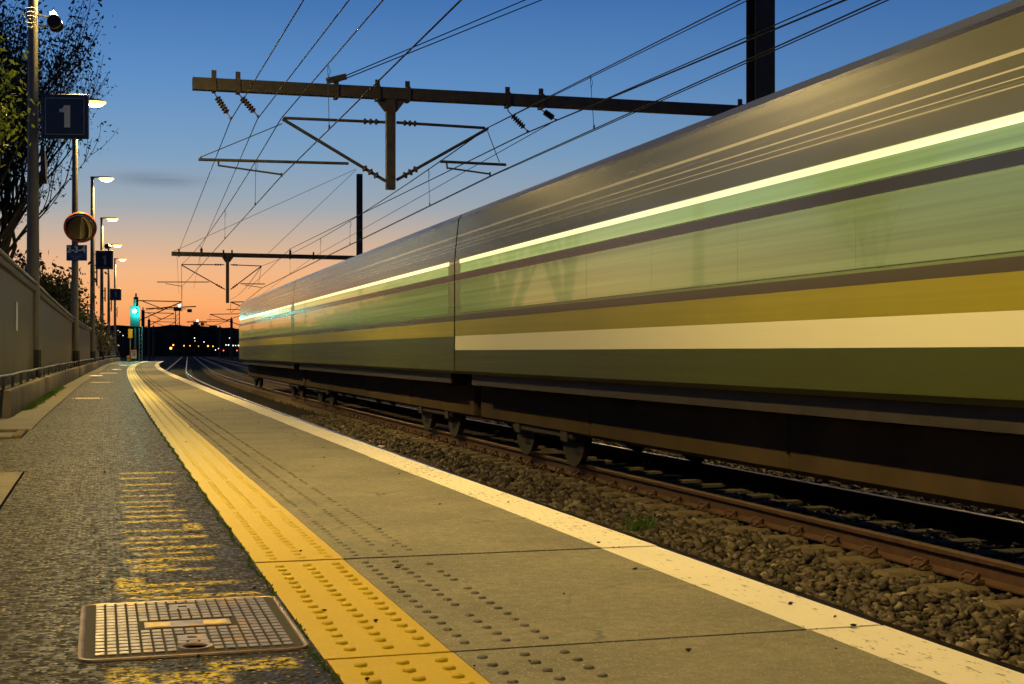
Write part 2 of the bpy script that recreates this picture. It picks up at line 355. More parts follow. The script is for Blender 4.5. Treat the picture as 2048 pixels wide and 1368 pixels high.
# ---------------------------------------------------------------- ground, platform
b = MB(); b.box(-4500, 4500, -300, 4500, -1.6, -1.15); struct(b.build('ground', M['earth']), 'dark ground beyond and under the railway')
b = MB(); b.sweep(list(np.arange(-12, 60, 2))+list(np.arange(60, 700, 20)), [(1.9, -1.14), (16, -1.14), (16, -.86), (1.9, -.86)]); struct(b.build('ballast_bed', M['bed']))
b = MB(); b.sweep(list(np.arange(117.5, 700, 20)), [(-12, -1.14), (1.88, -1.14), (1.88, -.87), (-12, -.87)]); struct(b.build('railway_ground', M['earth']))
END = 116.0
LW = lambda s: float(np.interp(s, [5, 16, 30, 42, 61, 79, 99, 114, 120], [-.97, -.97, -.90, -.80, -.74, -.92, -1.27, -1.38, -1.4]))   # front of the kerb under the wall
def sheet(name, ss, l0, l1, z, mat, nx=2):
    v = []; f = []
    for i, s in enumerate(ss):
        a = l0(s) if callable(l0) else l0; c = l1(s) if callable(l1) else l1
        for k in range(nx): v.append(tuple(P(s, a+(c-a)*k/(nx-1), z)))
    f = [(i*nx+k, i*nx+k+1, (i+1)*nx+k+1, (i+1)*nx+k) for i in range(len(ss)-1) for k in range(nx-1)]
    me = bpy.data.meshes.new(name); me.from_pydata(v, [], f); me.materials.append(mat); o = bpy.data.objects.new(name, me); COL.objects.link(o); uvs(o); return o
b = MB(); b.sweep([-6]+list(np.arange(0, END, 2))+[END], [(-6, -1.14), (1.93, -1.14), (1.93, -.03), (-6, -.03)]); struct(b.build('platform_base', M['face']))
AL = lambda s: -.44 if s < 8.9 else (-.62 if s > 13.6 else -1.3)
ss = list(np.arange(-4, 8.9, .5))+[8.9]
struct(sheet('platform_pavement', ss+list(np.arange(9.0, 13.6, .5))+[13.6]+list(np.arange(13.7, END, 1.5))+[END], lambda s: {True: -.44}.get(s <= 8.9, -1.3 if s <= 13.6 else (LW(s)+.34)), .506, 0, M['asphalt'], 4), 'coarse chip seal platform surface with worn yellow stencil marks')
struct(sheet('concrete_patch', list(np.arange(-4, 8.8, .5))+[8.86], -1.6, -.452, .003, M['gutter'], 4))
struct(sheet('concrete_gutter', [13.7]+list(np.arange(14, 115, 1.5)), lambda s: LW(s)-.5, lambda s: LW(s)+.33, .003, M['gutter'], 4))
# slabs of the platform edge
s0 = 3.26-1.57*4; cuts = [s0+1.57*i for i in range(int((END-s0)/1.57))]; cuts.append(END)
def slabs(name, l0, l1, mat, label, drop=None):
    m_ = MB(); r = random.Random(3)
    for i in range(len(cuts)-1):
        a, c = cuts[i], cuts[i+1]; g = .010 if (i == 4) else (.0035 if i % 2 == 0 else .0022); h = r.uniform(-.0015, .0015); j = r.uniform(-.004, .004)
        nn = max(2, int((c-a)/.4)+1) if a < 30 else 2
        ts = [a+g+(c-a-2*g)*k/(nn-1) for k in range(nn)]
        prof = [(l0+j, -.05), (l1+j, -.05), (l1+j, h), (l0+j, h)]
        if drop: prof = [(l0+j, -.05), (l1+j, -.05), (l1+j, h-.012), (l1+j-.01, h), (l0+j, h)]
        m_.sweep(ts, prof)
    o = m_.build(name, mat); uvs(o); return struct(o, label)
slabs('platform_edge', .816, 1.768, M['slab'], 'grey concrete slabs between yellow strip and white line')
wl = slabs('white_edge_line', 1.770, 1.995, M['white_line'], 'worn white painted line along the platform edge', True)
ys = slabs('yellow_tactile_strip', .508, .814, M['yellow'], 'yellow painted tactile paving strip')
# raised domes, three rows on the yellow strip and three on the grey slabs
def domes(name, rows, mat, label, hgt=.0075, rad=.0165, worn=False):
    V = []; Fc = []; base = 0; r = random.Random(5)
    for row in rows:
        s = -1.0
        while s < 100:
            s += .0853 if s < 30 else (.0853 if s < 60 else .17)
            k = cuts and (s-s0) % 1.57
            if k < .03 or k > 1.54: continue
            if worn and r.random() < .12: continue
            c = P(s+r.uniform(-.003, .003), row+r.uniform(-.003, .003), 0); n = 12 if s < 14 else 6
            for q, (rr, z) in enumerate(((1.0, -.002), (.88, .55), (.5, .92))):
                for i in range(n):
                    a = 2*math.pi*i/n; V.append((c.x+rad*rr*math.cos(a), c.y+rad*rr*math.sin(a), z*hgt if q else -.002))
            V.append((c.x, c.y, hgt))
            for q in range(2):
                for i in range(n):
                    j = (i+1) % n; Fc.append((base+q*n+i, base+q*n+j, base+(q+1)*n+j)); Fc.append((base+q*n+i, base+(q+1)*n+j, base+(q+1)*n+i))
            for i in range(n): Fc.append((base+2*n+i, base+2*n+(i+1) % n, base+3*n))
            base += 3*n+1
    o = bulk(name, V, Fc, mat, None, True); uvs(o); return struct(o, label)
domes('yellow_tactile_domes', (.578, .674, .766), M['yellow'], 'rows of raised domes on the yellow strip')
M['dome'] = concrete_mat('dirty dome concrete', (.17, .15, .095), (.06, .055, .035)).m
domes('grey_tactile_domes', (.868, .972, 1.074), M['dome'], 'rows of dark raised domes on the grey slabs', .006, .0135, True)

# ---------------------------------------------------------------- cable pit covers
def pit_cover(s, lat, wx, wy, label, rich=True, plate=False):
    T = thing('pit_cover', label, 'cover', frame(s, lat, 0), 'cable pit covers in the platform surface')
    m_ = MB(); rr = .045
    def ring(w_, h_, r_, z):
        pts = []
        for cx, cy, a0 in ((w_/2-r_, h_/2-r_, 0), (-w_/2+r_, h_/2-r_, 90), (-w_/2+r_, -h_/2+r_, 180), (w_/2-r_, -h_/2+r_, 270)):
            for k in range(6): a = R(a0+90*k/5); pts.append((cx+r_*math.cos(a), cy+r_*math.sin(a), z))
        return pts
    rings = [ring(wx, wy, rr, .001), ring(wx-.002, wy-.002, rr, .0055), ring(wx-.014, wy-.014, rr-.006, .0065), ring(wx-.022, wy-.022, rr-.012, .0055), ring(wx-.03, wy-.03, rr-.012, .003)]
    n = len(rings[0]); o = 0
    m_.add([p for r_ in rings for p in r_], [(i*n+k, i*n+(k+1) % n, (i+1)*n+(k+1) % n, (i+1)*n+k) for i in range(4) for k in range(n)])
    m_.build('frame', M['cover_rim'], T)
    m_ = MB(); m_.add(ring(wx-.03, wy-.03, rr-.012, .0045), [tuple(range(n))]); m_.build('cover_plate', M['cover_dirt'], T)
    m_ = MB(); m2_ = MB(); nx, ny = (17, 17) if rich else (12, 7); W, H = wx-.075, wy-.07; px, py = W/nx, H/ny
    for i in range(nx):
        for j in range(ny):
            x = -W/2+(i+.5)*px; y = -H/2+(j+.5)*py
            if rich:
                if abs(y) < .045 and abs(x) < .115: continue
                if abs(x+.0) < .04 and (abs(y-.25) < .04 or abs(y+.19) < .045): continue
                if (x-.0)**2+(y+.30)**2 < .05**2: continue
            m_.box(x-px*.40, x+px*.40, y-py*.36, y+py*.36, .0045, .0085, None, .0012)
    if rich:
        m_.box(-.11, .11, -.04, .04, .0045, .0082, None, .001)
        for yy in (.25, -.19):
            for q0, q1, r0, r1 in ((-.036, -.012, -.036, .036), (.012, .036, -.036, .036), (-.012, .012, .010, .036), (-.012, .012, -.036, -.010)): m_.box(q0, q1, yy+r0, yy+r1, .0045, .0085)
    m_.build('tread_pads', M['cover_iron'], T)
    if rich:
        m_ = MB(); m_.lathe([(.026, .005), (.030, .009), (.042, .0105), (.046, .005)], 28, Matrix.Translation((0, -.30, 0))); m_.build('lock_ring', M['cover_rim'], T)
        for x0, x1 in ((-.105, -.045), (.04, .10)):
            m_ = MB(); m_.box(x0, x1, -.032, .022, .0083, .0095, None, .0006); m_.build('paint_patch', M['cover_paint'], T)
    return T
def covermat(name, col, yel, rough=.38):
    t = NT(name); v = t.coord('Object'); n = t.noise(v, 9, 5); n2 = t.noise(v, 50, 3)
    c = t.ramp(n, [(.3, tuple(x*.5 for x in col)), (.65, col)]); c = t.mix(t.rng(n2, .45, .75, 0, .6), c, (.10, .045, .02))
    if yel:
        su = t.n('ShaderNodeSeparateXYZ'); t.l(v, su.inputs[0]); msk = t.math('MULTIPLY', t.rng(t.math('ABSOLUTE', su.outputs[0]), .24, .10), t.rng(t.noise(v, 11, 4), .54, .62)); c = t.mix(t.math('MULTIPLY', msk, .75), c, (.62, .36, .05))
    t.set(Base_Color=c, Roughness=rough, Metallic=.65); t.bump(n2, .25, .002); return t.m
M['cover_rim'] = covermat('cover rim iron', (.34, .24, .15), False); M['cover_iron'] = covermat('cover tread iron', (.50, .42, .29), True, .33)
M['cover_dirt'] = simple('dirt in the cover', (.032, .025, .014), .85, 0, .5, 30, .4); M['cover_paint'] = simple('yellow paint on cover', (.74, .52, .16), .5, 0, .3, 40, .2)
pit_cover(3.76, .222, .545, .76, 'large rusty cast iron pit cover with yellow paint smears nearest the camera')
pit_cover(22.6, -.26, .44, .50, 'narrow bright pit cover by the kerb below the first lamp post', False)
pit_cover(34.5, -.15, .50, .7, 'second small pit cover further along in the dark pavement', False)
pit_cover(44.5, -.42, .42, 1.6, 'pale pit cover shining beside the gutter below the mirror', False)
pit_cover(49.5, -.10, .62, 1.6, 'pale pit cover right of the gutter cover in mid pavement', False)
pit_cover(60, .1, .40, 2.0, 'pale pit cover in the pavement beside the curving yellow strip', False)
pit_cover(78, .1, .40, 2.4, 'farthest pale pit cover close to the end of the platform', False)
# open cable duct mouth at the left edge
T = thing('duct_frame', 'broken concrete frame of an open cable duct at the left edge', 'duct frame', frame(12.9, -.83, 0))
m_ = MB(); m_.box(-.35, .18, .32, .42, -.01, .03, None, .008); m_.box(.10, .18, -.55, .32, -.01, .028, None, .008); m_.box(-.35, .10, -.62, -.54, -.01, .02, None, .008); m_.build('rim', M['slab_pale'] if 'slab_pale' in M else M['sleeper'], T)
m_ = MB(); m_.box(-.35, .099, -.539, .319, .002, .004); m_.build('opening_shade', M['black'], T)  # flat black sheet painting the shade inside the duct

# ---------------------------------------------------------------- kerb, low rail, wall
st = list(np.arange(16.2, 115, 1.0))
gapS = 41.0
m_ = MB()
for a, c in ((16.2, gapS), (gapS+.25, 115)):
    ts = [a]+[s for s in st if a < s < c]+[c]
    m_.sweep(ts, lambda s: [(LW(s)-.14, 0), (LW(s), 0), (LW(s), .27), (LW(s)-.02, .30), (LW(s)-.14, .31)])
tag(m_.build('kerb', M['kerb'], auto=35), 'long stained concrete kerb at the foot of the grey wall', 'kerb')
T = thing('low_railing', 'low pipe railing with short uprights on the kerb below the wall', 'railing', P(16, LW(16)-.1))
T.matrix_world = Matrix.Identity(4)
m_ = MB(); m_.tube([P(s, LW(s)-.085, .455+.004*math.sin(s*1.7)) for s in list(np.arange(8, 115, .8))], .016, 8); m_.build('rail_pipe', M['steel'], T, True)
m_ = MB(); k = 0; s = 8.6
upr = []
while s < 114: upr += [s, s+.22]; s += 1.5
base = MB(); base.tube([(0, 0, 0), (0, 0, .15)], .010, 6); p0 = base.build('upright', M['steel'], T, True); p0.location = P(upr[0], LW(upr[0])-.085, .305)
for s in upr[1:100]:
    q = p0.copy(); COL.objects.link(q); q.parent = T; q.location = P(s, LW(s)-.085, .305)
WH = lambda s: float(np.interp(s, [8, 15, 25, 42, 61, 98, 108, 115], [1.95, 1.87, 1.84, 1.68, 1.66, 1.74, 1.70, .6]))
WL = lambda s: LW(s)-.24
posts_s = [24.9, 42.5, 61.0, 79.4, 98.8, 113.6]
def wallmat():
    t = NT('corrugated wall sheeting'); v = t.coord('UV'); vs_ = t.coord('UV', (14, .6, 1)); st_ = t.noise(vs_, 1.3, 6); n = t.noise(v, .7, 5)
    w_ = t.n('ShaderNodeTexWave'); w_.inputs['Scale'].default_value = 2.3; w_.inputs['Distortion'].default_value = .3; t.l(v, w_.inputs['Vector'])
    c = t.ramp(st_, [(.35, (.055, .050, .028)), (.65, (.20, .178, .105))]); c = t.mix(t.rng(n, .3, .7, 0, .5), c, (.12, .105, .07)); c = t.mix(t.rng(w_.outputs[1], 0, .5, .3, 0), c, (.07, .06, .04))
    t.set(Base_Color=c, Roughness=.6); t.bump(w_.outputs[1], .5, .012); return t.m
M['wall'] = wallmat()
T = thing('platform_wall', 'long grey sheeted wall with top rail along the left of the platform', 'wall', Matrix.Identity(4))
seams = [9.0]+[s for s in posts_s[:5]]+[115.0]
for a, c in zip(seams[:-1], seams[1:]):
    ts = [a+.12]+[x for x in np.arange(math.ceil(a+.5), c-.3, 1.5)]+[c-.12]
    def prof(s):
        h = WH(s); l = WL(s)
        return [(l-.05, .30), (l, .30), (l, h-.12), (l+.05, h-.10), (l+.06, h-.04), (l+.03, h), (l-.05, h)]
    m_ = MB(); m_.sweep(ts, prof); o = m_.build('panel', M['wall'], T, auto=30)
    # vertical sheet texture coordinates: along, height
    me = o.data; uv = me.uv_layers.new(name='w'); uvd = []
    nprof = 7; sidx = {i: ts[i//nprof] for i in range(len(me.vertices))}
    for lp in me.loops: i = lp.vertex_index; uvd += [sidx[i], me.vertices[i].co.z]
    uv.data.foreach_set('uv', uvd)
m_ = MB(); m_.tube([P(s, WL(s)+.04, WH(s)+.035) for s in np.arange(8, 115, 1.0)], .03, 8); m_.build('top_rail', M['steel'], T, True)
for s in posts_s[:5]:
    m_ = MB(); m_.box(-.06, .05, -.115, .115, .0, WH(s)-.02, frame(s, WL(s)-.05, 0)); m_.build('wall_post', M['kerb'], T)
m_ = MB(); m_.box(-.004, .004, -.16, .16, 1.02, 1.42, frame(20.6, WL(20.6)+.012, 0)); tag(m_.build('notice_plate', M['white_metal']), 'small pale vertical notice plate fixed to the wall face', 'notice')
m_ = MB()
for s, l in ((101.5, 0),):
    m_.tube([P(107, WL(107)+.12, 1.80), P(113, WL(113)+.12, .95), P(119, WL(119)+.12, .2)], .035, 8); m_.tube([P(119, WL(119)+.12, .2), P(119, WL(119)+.12, -.8)], .035, 8)
tag(m_.build('ramp_handrail', M['steel'], None, True), 'sloping handrail down the ramp at the far end of the wall', 'handrail')

# ---------------------------------------------------------------- lamp posts
def lamp_post(s, lat, hgt, label, side=1, box_=True, power=1.0, w=.17, group='lamp posts along the platform', x=None):
    Mx = frame(s, lat, 0); T = thing('lamp_post', label, 'lamp post', Mx, group)
    m_ = MB(); m_.tube([(0, 0, 0), (0, 0, 1.2), (0, 0, hgt-.05)], [w*.62, w*.60, w*.40], 8); m_.build('post', M['post'], T, auto=50)
    m_ = MB(); m_.lathe([(w*.70, .30), (w*.70, .76)], 8); m_.build('slot_shade', M['black'], T)  # black sleeve put in for the dark slot in the wall
    m_ = MB(); m_.lathe([(w*.46, hgt-.06), (w*.46, hgt+.02), (.02, hgt+.03)], 12); m_.bar((0, 0, hgt), (side*.30, 0, hgt+.015), .07, .05); m_.build('bracket', M['dark_steel'], T)
    m_ = MB()
    vs_ = []
    for xx, hw, zt, zb in ((.26, .05, .03, -.02), (.34, .12, .045, -.03), (.70, .13, .04, -.03), (.80, .08, .02, -.02)):
        vs_ += [(side*xx, -hw, hgt+zb), (side*xx, hw, hgt+zb), (side*xx, hw*.7, hgt+zt), (side*xx, -hw*.7, hgt+zt)]
    m_.add(vs_, [(i*4+k, i*4+(k+1) % 4, (i+1)*4+(k+1) % 4, (i+1)*4+k) for i in range(3) for k in range(4)]+[(0, 1, 2, 3), (12, 13, 14, 15)]); m_.build('lamp_head', M['dark_steel'], T)
    m_ = MB(); m_.lathe([(.002, -.165), (.07, -.155), (.12, -.12), (.14, -.06), (.12, -.02)], 18, Matrix.Translation((side*.56, 0, hgt-.008)) @ Matrix.Diagonal((1.75, 1, 1, 1)))
    ln = m_.build('lens', M['lens'], T, True)
    m_ = MB(); m_.lathe([(.13, -.095), (.165, -.07), (.18, -.03), (.17, .0)], 20, Matrix.Translation((side*.56, 0, hgt-.012)) @ Matrix.Diagonal((1.75, 1, 1, 1))); m_.build('glare_ring', M['amber'], T, True)  # added ring whose glow imitates glare around the lens
    if box_:
        m_ = MB(); m_.box(.15, .20, -.36, .36, 3.5, 4.25, None, .01); m_.box(.0, .15, -.03, .03, 3.65, 3.7); m_.box(.0, .15, -.03, .03, 4.05, 4.1); m_.build('panel_box', M['black'], T)
    if power:
        ld = bpy.data.lights.new('platform lamp', 'AREA'); ld.shape = 'DISK'; ld.size = .25; ld.energy = LAMP_POWER*power; ld.color = LAMP_COL; ld.spread = R(162)
        lo = bpy.data.objects.new('lamp_light', ld); COL.objects.link(lo); lo.parent = T; lo.location = (side*.55, 0, hgt-.20); lo.rotation_euler = (0, R(-14*side), 0)
    return T
LH = 8.05
lab = ['lamp post with twin loudspeakers and the large number 1 sign, nearest in view', 'lamp post carrying the round mirror', 'lamp post holding the middle number 1 sign', 'fourth lamp post of the row, with the small loudspeaker', 'lamp post holding the smallest number 1 sign', 'farthest lamp post of the left hand row']
def solve_lat(px, s):
    lo, hi = -4, 3
    for _ in range(40):
        m_ = (lo+hi)/2; p = P(s, m_)
        if 1024+F*p.x/p.y < px: lo = m_
        else: hi = m_
    return (lo+hi)/2
plat = []
for s, px, l in zip(posts_s, (66, 150, 185, 203.5, 217.5, 230), lab):
    la = solve_lat(px, s); plat.append(la); lamp_post(s, la, LH, l, 1, s > 50, 1.0, .19)
lamp_post(7.3, -1.15, LH, 'added lamp post continuing the row, unseen left of the camera view', 1, False, 1.0)  # this post and the next are added unseen to light the foreground
lamp_post(-10.2, -1.15, LH, 'added lamp post continuing the row, unseen behind the camera', 1, False, 1.0)

# ---------------------------------------------------------------- signs, speakers, mirror on the posts
def text_mesh(txt, size, mat, parent, M_, name='lettering', ext=.002, bold=0.0):
    cu = bpy.data.curves.new(name, 'FONT'); cu.body = txt; cu.size = size; cu.align_x = 'CENTER'; cu.align_y = 'CENTER'; cu.extrude = ext; cu.offset = bold
    o = bpy.data.objects.new(name, cu); COL.objects.link(o); dg = bpy.context.evaluated_depsgraph_get(); me = bpy.data.meshes.new_from_object(o.evaluated_get(dg))
    bpy.data.objects.remove(o); me.materials.clear(); me.materials.append(mat); q = bpy.data.objects.new(name, me); COL.objects.link(q); q.parent = parent; q.matrix_local = M_; return q
FACE = Matrix.Rotation(R(90), 4, 'X')       # text lying in xz, facing -y
def sign_one(x0, x1, y0, y1, s, label, num):
    a = PL(x0, y0, s); c = PL(x1, y1, s); wd = (Vector((c.x, c.y))-Vector((a.x, a.y))).length; ht = a.z-c.z; z0 = c.z
    Mx = frame(s, 0, z0); Mx.translation = Vector((a.x, a.y, z0)); Mx = Mx @ Matrix.Rotation(-TH(s)*.75, 4, 'Z')
    T = thing('platform_sign', label, 'sign', Mx, 'number 1 platform signs')
    m_ = MB(); m_.box(0, wd, -.03, .03, 0, ht, None, .006); m_.build('board', M['navy'], T)
    m_ = MB(); e = .085*wd; q = .011
    for r in ((e, wd-e, e, e+q), (e, wd-e, ht-e-q, ht-e), (e, e+q, e+q, ht-e-q), (wd-e-q, wd-e, e+q, ht-e-q)): m_.box(r[0], r[1], -.034, -.031, r[2], r[3])
    m_.build('border', M['sign_dim'], T)
    m_ = MB(); cx = wd*.49; h1 = ht*.25; h2 = ht*.745
    m_.box(cx, cx+wd*.125, -.035, -.031, h1, h2); pts = [(cx-.10*wd, h2-.165*ht), (cx-.10*wd, h2-.095*ht), (cx-.02*wd, h2-.075*ht), (cx+.04*wd, h2), (cx-.001, h2), (cx-.001, h2-.165*ht)]
    m_.add([(x, y, z) for y in (-.035, -.031) for x, z in ((cx-.105*wd, h2-.155*ht), (cx-.105*wd, h2-.085*ht), (cx-.04*wd, h2-.07*ht), (cx+.005*wd, h2), (cx-.0005, h2), (cx-.0005, h2-.155*ht))],
           [(0, 1, 2, 5), (2, 3, 4, 5), (11, 8, 7, 6), (11, 10, 9, 8), (0, 6, 7, 1), (1, 7, 8, 2), (2, 8, 9, 3), (0, 5, 11, 6)])
    m_.build('number', num, T)
    m_ = MB()
    for zz_ in (ht*.2, ht*.8): m_.box(-.09, .0, -.015, .015, zz_-.015, zz_+.015)
    m_.build('bracket', M['dark_steel'], T)
sign_one(83, 180, 188, 281, posts_s[0]-.25, 'large navy sign reading 1 on the nearest post, beside the loudspeakers', M['sign_white'])
sign_one(191, 227, 501, 539, posts_s[2]-.25, 'middle navy sign reading 1, right of the blue 2-3-4 sign', M['sign_dim'])
sign_one(220, 243, 577, 601, posts_s[4]-.25, 'smallest navy sign reading 1, near the green signal', M['sign_dim'])
# 2-3-4 sign
s = posts_s[1]-.18; a = PL(133, 490, s); c = PL(175.5, 522, s); wd = (c-a).xy.length; ht = a.z-c.z
Mx = Matrix.Translation((a.x, a.y, c.z)) @ Matrix.Rotation(TH(s)*.1, 4, 'Z'); T = thing('stopping_sign', 'blue sign reading 2-3-4 under the round mirror', 'sign', Mx)
m_ = MB(); m_.box(0, wd, -.012, .012, 0, ht, None, .004); m_.build('board', M['blue'], T)
text_mesh('2-3-4', ht*.56, M['sign_white'], T, Matrix.Translation((wd*.48, -.014, ht*.70)) @ FACE, 'number', .002, .008)
text_mesh('Car stopping', ht*.13, M['sign_dim'], T, Matrix.Translation((wd*.48, -.014, ht*.29)) @ FACE, 'lettering', .002, .001)
text_mesh('position', ht*.13, M['sign_dim'], T, Matrix.Translation((wd*.48, -.014, ht*.15)) @ FACE, 'lettering', .002, .001)
m_ = MB(); m_.box(.03, wd-.03, -.015, -.0125, ht*.40, ht*.41); m_.build('divider', M['sign_dim'], T)
# mirror
s = posts_s[1]-.30; cpos = PL(160.5, 455, s); Mx = Matrix.Translation(cpos) @ Matrix.Rotation(R(14), 4, 'Z') @ Matrix.Rotation(R(112), 4, 'X')
T = thing('safety_mirror', 'round convex mirror with orange rim above the blue sign', 'mirror', Mx)
rm = 31.5/F*cpos.y
m_ = MB(); m_.lathe([(.001, .07)]+[(rm*.9*math.sin(R(a)), .0+.07*math.cos(R(a))) for a in range(10, 91, 10)], 40); m_.build('mirror_glass', M['mirror'], T, True)
m_ = MB(); m_.lathe([(rm*.9, -.02), (rm*.9, .004), (rm*.93, .022), (rm*.98, .03), (rm*1.02, .0), (rm*1.0, -.05)], 40); m_.build('rim', M['orange'], T, auto=40)
m_ = MB(); m_.lathe([(rm*.99, -.051), (rm*.6, -.10), (.05, -.12), (.001, -.12)], 32); m_.build('back_shell', M['black'], T, True)
m_ = MB(); m_.tube([(0, -.05, -.12), (-.05, -.05, -.26)], .03, 8); m_.build('arm', M['steel'], T)
# loudspeakers
def speaker(px, py, s, sc, label, yaw=0, pitch=0, two=False):
    c = PL(px, py, s); T = thing('loudspeaker', label, 'loudspeaker', Matrix.Translation(c) @ Matrix.Rotation(yaw, 4, 'Z') @ Matrix.Rotation(pitch, 4, 'X') @ Matrix.Rotation(R(90), 4, 'X'), 'horn loudspeakers on the lamp posts')
    m_ = MB(); m_.lathe([(.001, -.36*sc), (.055*sc, -.35*sc), (.07*sc, -.30*sc), (.075*sc, -.16*sc), (.108*sc, -.12*sc), (.12*sc, 0), (.112*sc, .005)], 28); m_.build('housing', M['white_metal'], T, auto=35)
    m_ = MB(); m_.lathe([(.108*sc, .0055*sc), (.06*sc, .016*sc), (.001, .018*sc)], 28); m_.build('grille', M['black'], T)
    return T, c
T1_, c1 = speaker(108, 43, posts_s[0]-.3, 1.0, 'upper white cylindrical loudspeaker with dark round face on nearest post', R(14), R(10))
T2_, c2 = speaker(113, 54, posts_s[0]-.12, 1.0, 'lower loudspeaker pointing down behind the upper one', R(34), R(52))
m_ = MB(); pc = P(posts_s[0], plat[0]); m_.bar((pc.x, pc.y, c1.z+.17), (c1.x-.04, c1.y+.30, c1.z+.13), .05, .03); m_.bar((pc.x, pc.y, c1.z-.02), (c2.x-.06, c2.y+.15, c2.z+.05), .05, .03)
for k in range(3):
    z = c1.z+.02+k*.07; m_.tube([(pc.x+.11*math.cos(a)*(1+k*.1), pc.y-.12, z+.10*math.sin(a)) for a in np.linspace(0, 2*math.pi, 14)], .006, 5)
tag(m_.build('speaker_bracket', M['white_metal']), 'cream bracket and cable loops holding the twin loudspeakers', 'bracket')
speaker(213.5, 492.5, posts_s[3]-.3, 1.25, 'small round loudspeaker above the middle number 1 sign', R(-10), 0)
# angled sign edge-on on the nearest post
T = thing('side_sign', 'angled sign seen edge-on below the large number 1 sign', 'sign', frame(posts_s[0], plat[0]+.12, 0))
zc = PL(84, 330, posts_s[0]).z; m_ = MB(); m_.add([(0, -.05, zc+.33), (.06, -.06, zc+.33), (.11, -.03, zc-.2), (.10, -.03, zc-.32), (0, .0, zc-.30), (0, .05, zc+.33), (.06, .04, zc+.33), (.11, .02, zc-.2), (.10, .02, zc-.32), (0, .05, zc-.30)],
    [(0, 1, 2, 3, 4), (9, 8, 7, 6, 5), (0, 5, 6, 1), (1, 6, 7, 2), (2, 7, 8, 3), (3, 8, 9, 4), (4, 9, 5, 0)]); m_.build('sign_case', M['dark_steel'], T)
m_ = MB(); m_.add([(.062, -.07, zc+.33), (.112, -.05, zc+.05), (.112, -.04, zc-.32), (.085, -.06, zc-.2)], [(0, 1, 2, 3)]); m_.build('sign_edge', M['white_metal'], T)

# ---------------------------------------------------------------- railway tracks
RT = -.63
def rail_mesh(lat, s1, s2, top, step=2.0):
    pr = [(-.07, -.165), (.07, -.165), (.07, -.152), (.012, -.13), (.010, -.045), (.035, -.035), (.036, -.006), (.028, 0), (-.028, 0), (-.036, -.006), (-.035, -.035), (-.010, -.045), (-.012, -.13), (-.07, -.152)]
    m_ = MB(); m_.sweep(list(np.arange(s1, s2, step))+[s2], [(lat+a, RT+z) for a, z in pr], mats=[0, 0, 0, 0, 0, 0, 1, 1, 1, 0, 0, 0, 0, 0]); return m_
def sleeper_mb(full):
    m_ = MB(); m_.box(-1.16, 1.16, -.12, .12, -.16, 0, None, .025); return m_
clip_data = None
def clip_mesh():
    m_ = MB(); m_.box(-.045, .045, -.085, .085, 0, .022, None, .006)
    for k in (-1, 1):
        m_.tube([(.04, .012*k, .02), (.03, .03*k, .062), (-.005, .066*k, .072), (-.036, .078*k, .045), (-.045, .045*k, .025)], .012, 6)
    return m_
def track(cen, s1, s2, label, top, detail):
    T = thing('railway_track', label, 'railway track', Matrix.Identity(4), 'railway tracks')
    hg = .727 if detail else .727
    for sd in (-1, 1): rail_mesh(cen+sd*hg, s1, s2, 0).build('rail', [M['rail'], top], T, auto=30)
    sp_ = .62; ss_ = [s for s in np.arange(max(s1, -2), min(s2, 180), sp_)]
    if detail:
        near = ss_[:100]; rest = ss_[100:]
        o = None; clipm = clip_mesh().build('rail_clip', M['rail'], None, auto=40); cm = clipm.data; bpy.data.objects.remove(clipm)
        for i, s in enumerate(near):
            if o is None: o = sleeper_mb(True).build('sleeper', M['sleeper'], T); q = o
            else: q = o.copy(); COL.objects.link(q); q.parent = T
            r = random.Random(i); fm = frame(s, cen+r.uniform(-.03, .03), RT-.165+r.uniform(-.006, .004)) @ Matrix.Rotation(r.uniform(-.012, .012), 4, 'Z'); q.matrix_world = fm
            if i < 75:
                for sd in (-1, 1):
                    for e in (-1, 1):
                        c = bpy.data.objects.new('rail_clip', cm); COL.objects.link(c); c.parent = q; c.matrix_local = Matrix.Translation((sd*hg+e*.095, 0, .002)) @ (Matrix.Rotation(math.pi, 4, 'Z') if e > 0 else Matrix.Identity(4))
    else: rest = ss_
    if len(rest):
        m_ = MB()
        for s in rest: m_.box(-1.16, 1.16, -.12, .12, -.16, 0, frame(s, cen, RT-.165))
        r_ = m_.build('sleepers', M['sleeper'], T); r_['kind'] = 'stuff'
track(6.30, -4, 420, 'rusty track under the green train with clipped concrete sleepers', M['rail_top'], True)
track(3.02, -4, 420, 'polished track hugging the near platform edge, shining in the distance', M['rail_shiny'], False)
track(9.75, -4, 420, 'dark track between the train and the opposite platform', M['rail_top'], False)

# ballast stones: real stones over the bed where the photo shows them
def rock_variants(n):
    t = (1+5**.5)/2; ic = np.array([(-1, t, 0), (1, t, 0), (-1, -t, 0), (1, -t, 0), (0, -1, t), (0, 1, t), (0, -1, -t), (0, 1, -t), (t, 0, -1), (t, 0, 1), (-t, 0, -1), (-t, 0, 1)])/1.9
    fc = np.array([(0, 11, 5), (0, 5, 1), (0, 1, 7), (0, 7, 10), (0, 10, 11), (1, 5, 9), (5, 11, 4), (11, 10, 2), (10, 7, 6), (7, 1, 8), (3, 9, 4), (3, 4, 2), (3, 2, 6), (3, 6, 8), (3, 8, 9), (4, 9, 5), (2, 4, 11), (6, 2, 10), (8, 6, 7), (9, 8, 1)])
    out = []
    for _ in range(n):
        q = ic*rng.uniform(.75, 1.25, (12, 1))*rng.uniform(.65, 1.15, (1, 3))
        for _k in range(6):
            d = rng.normal(0, 1, 3); d /= np.linalg.norm(d); h = rng.uniform(.28, .52); q = q-np.maximum(0, q@d-h)[:, None]*d
        out.append(q*1.45)
    return out, fc
RV, RF = rock_variants(14)
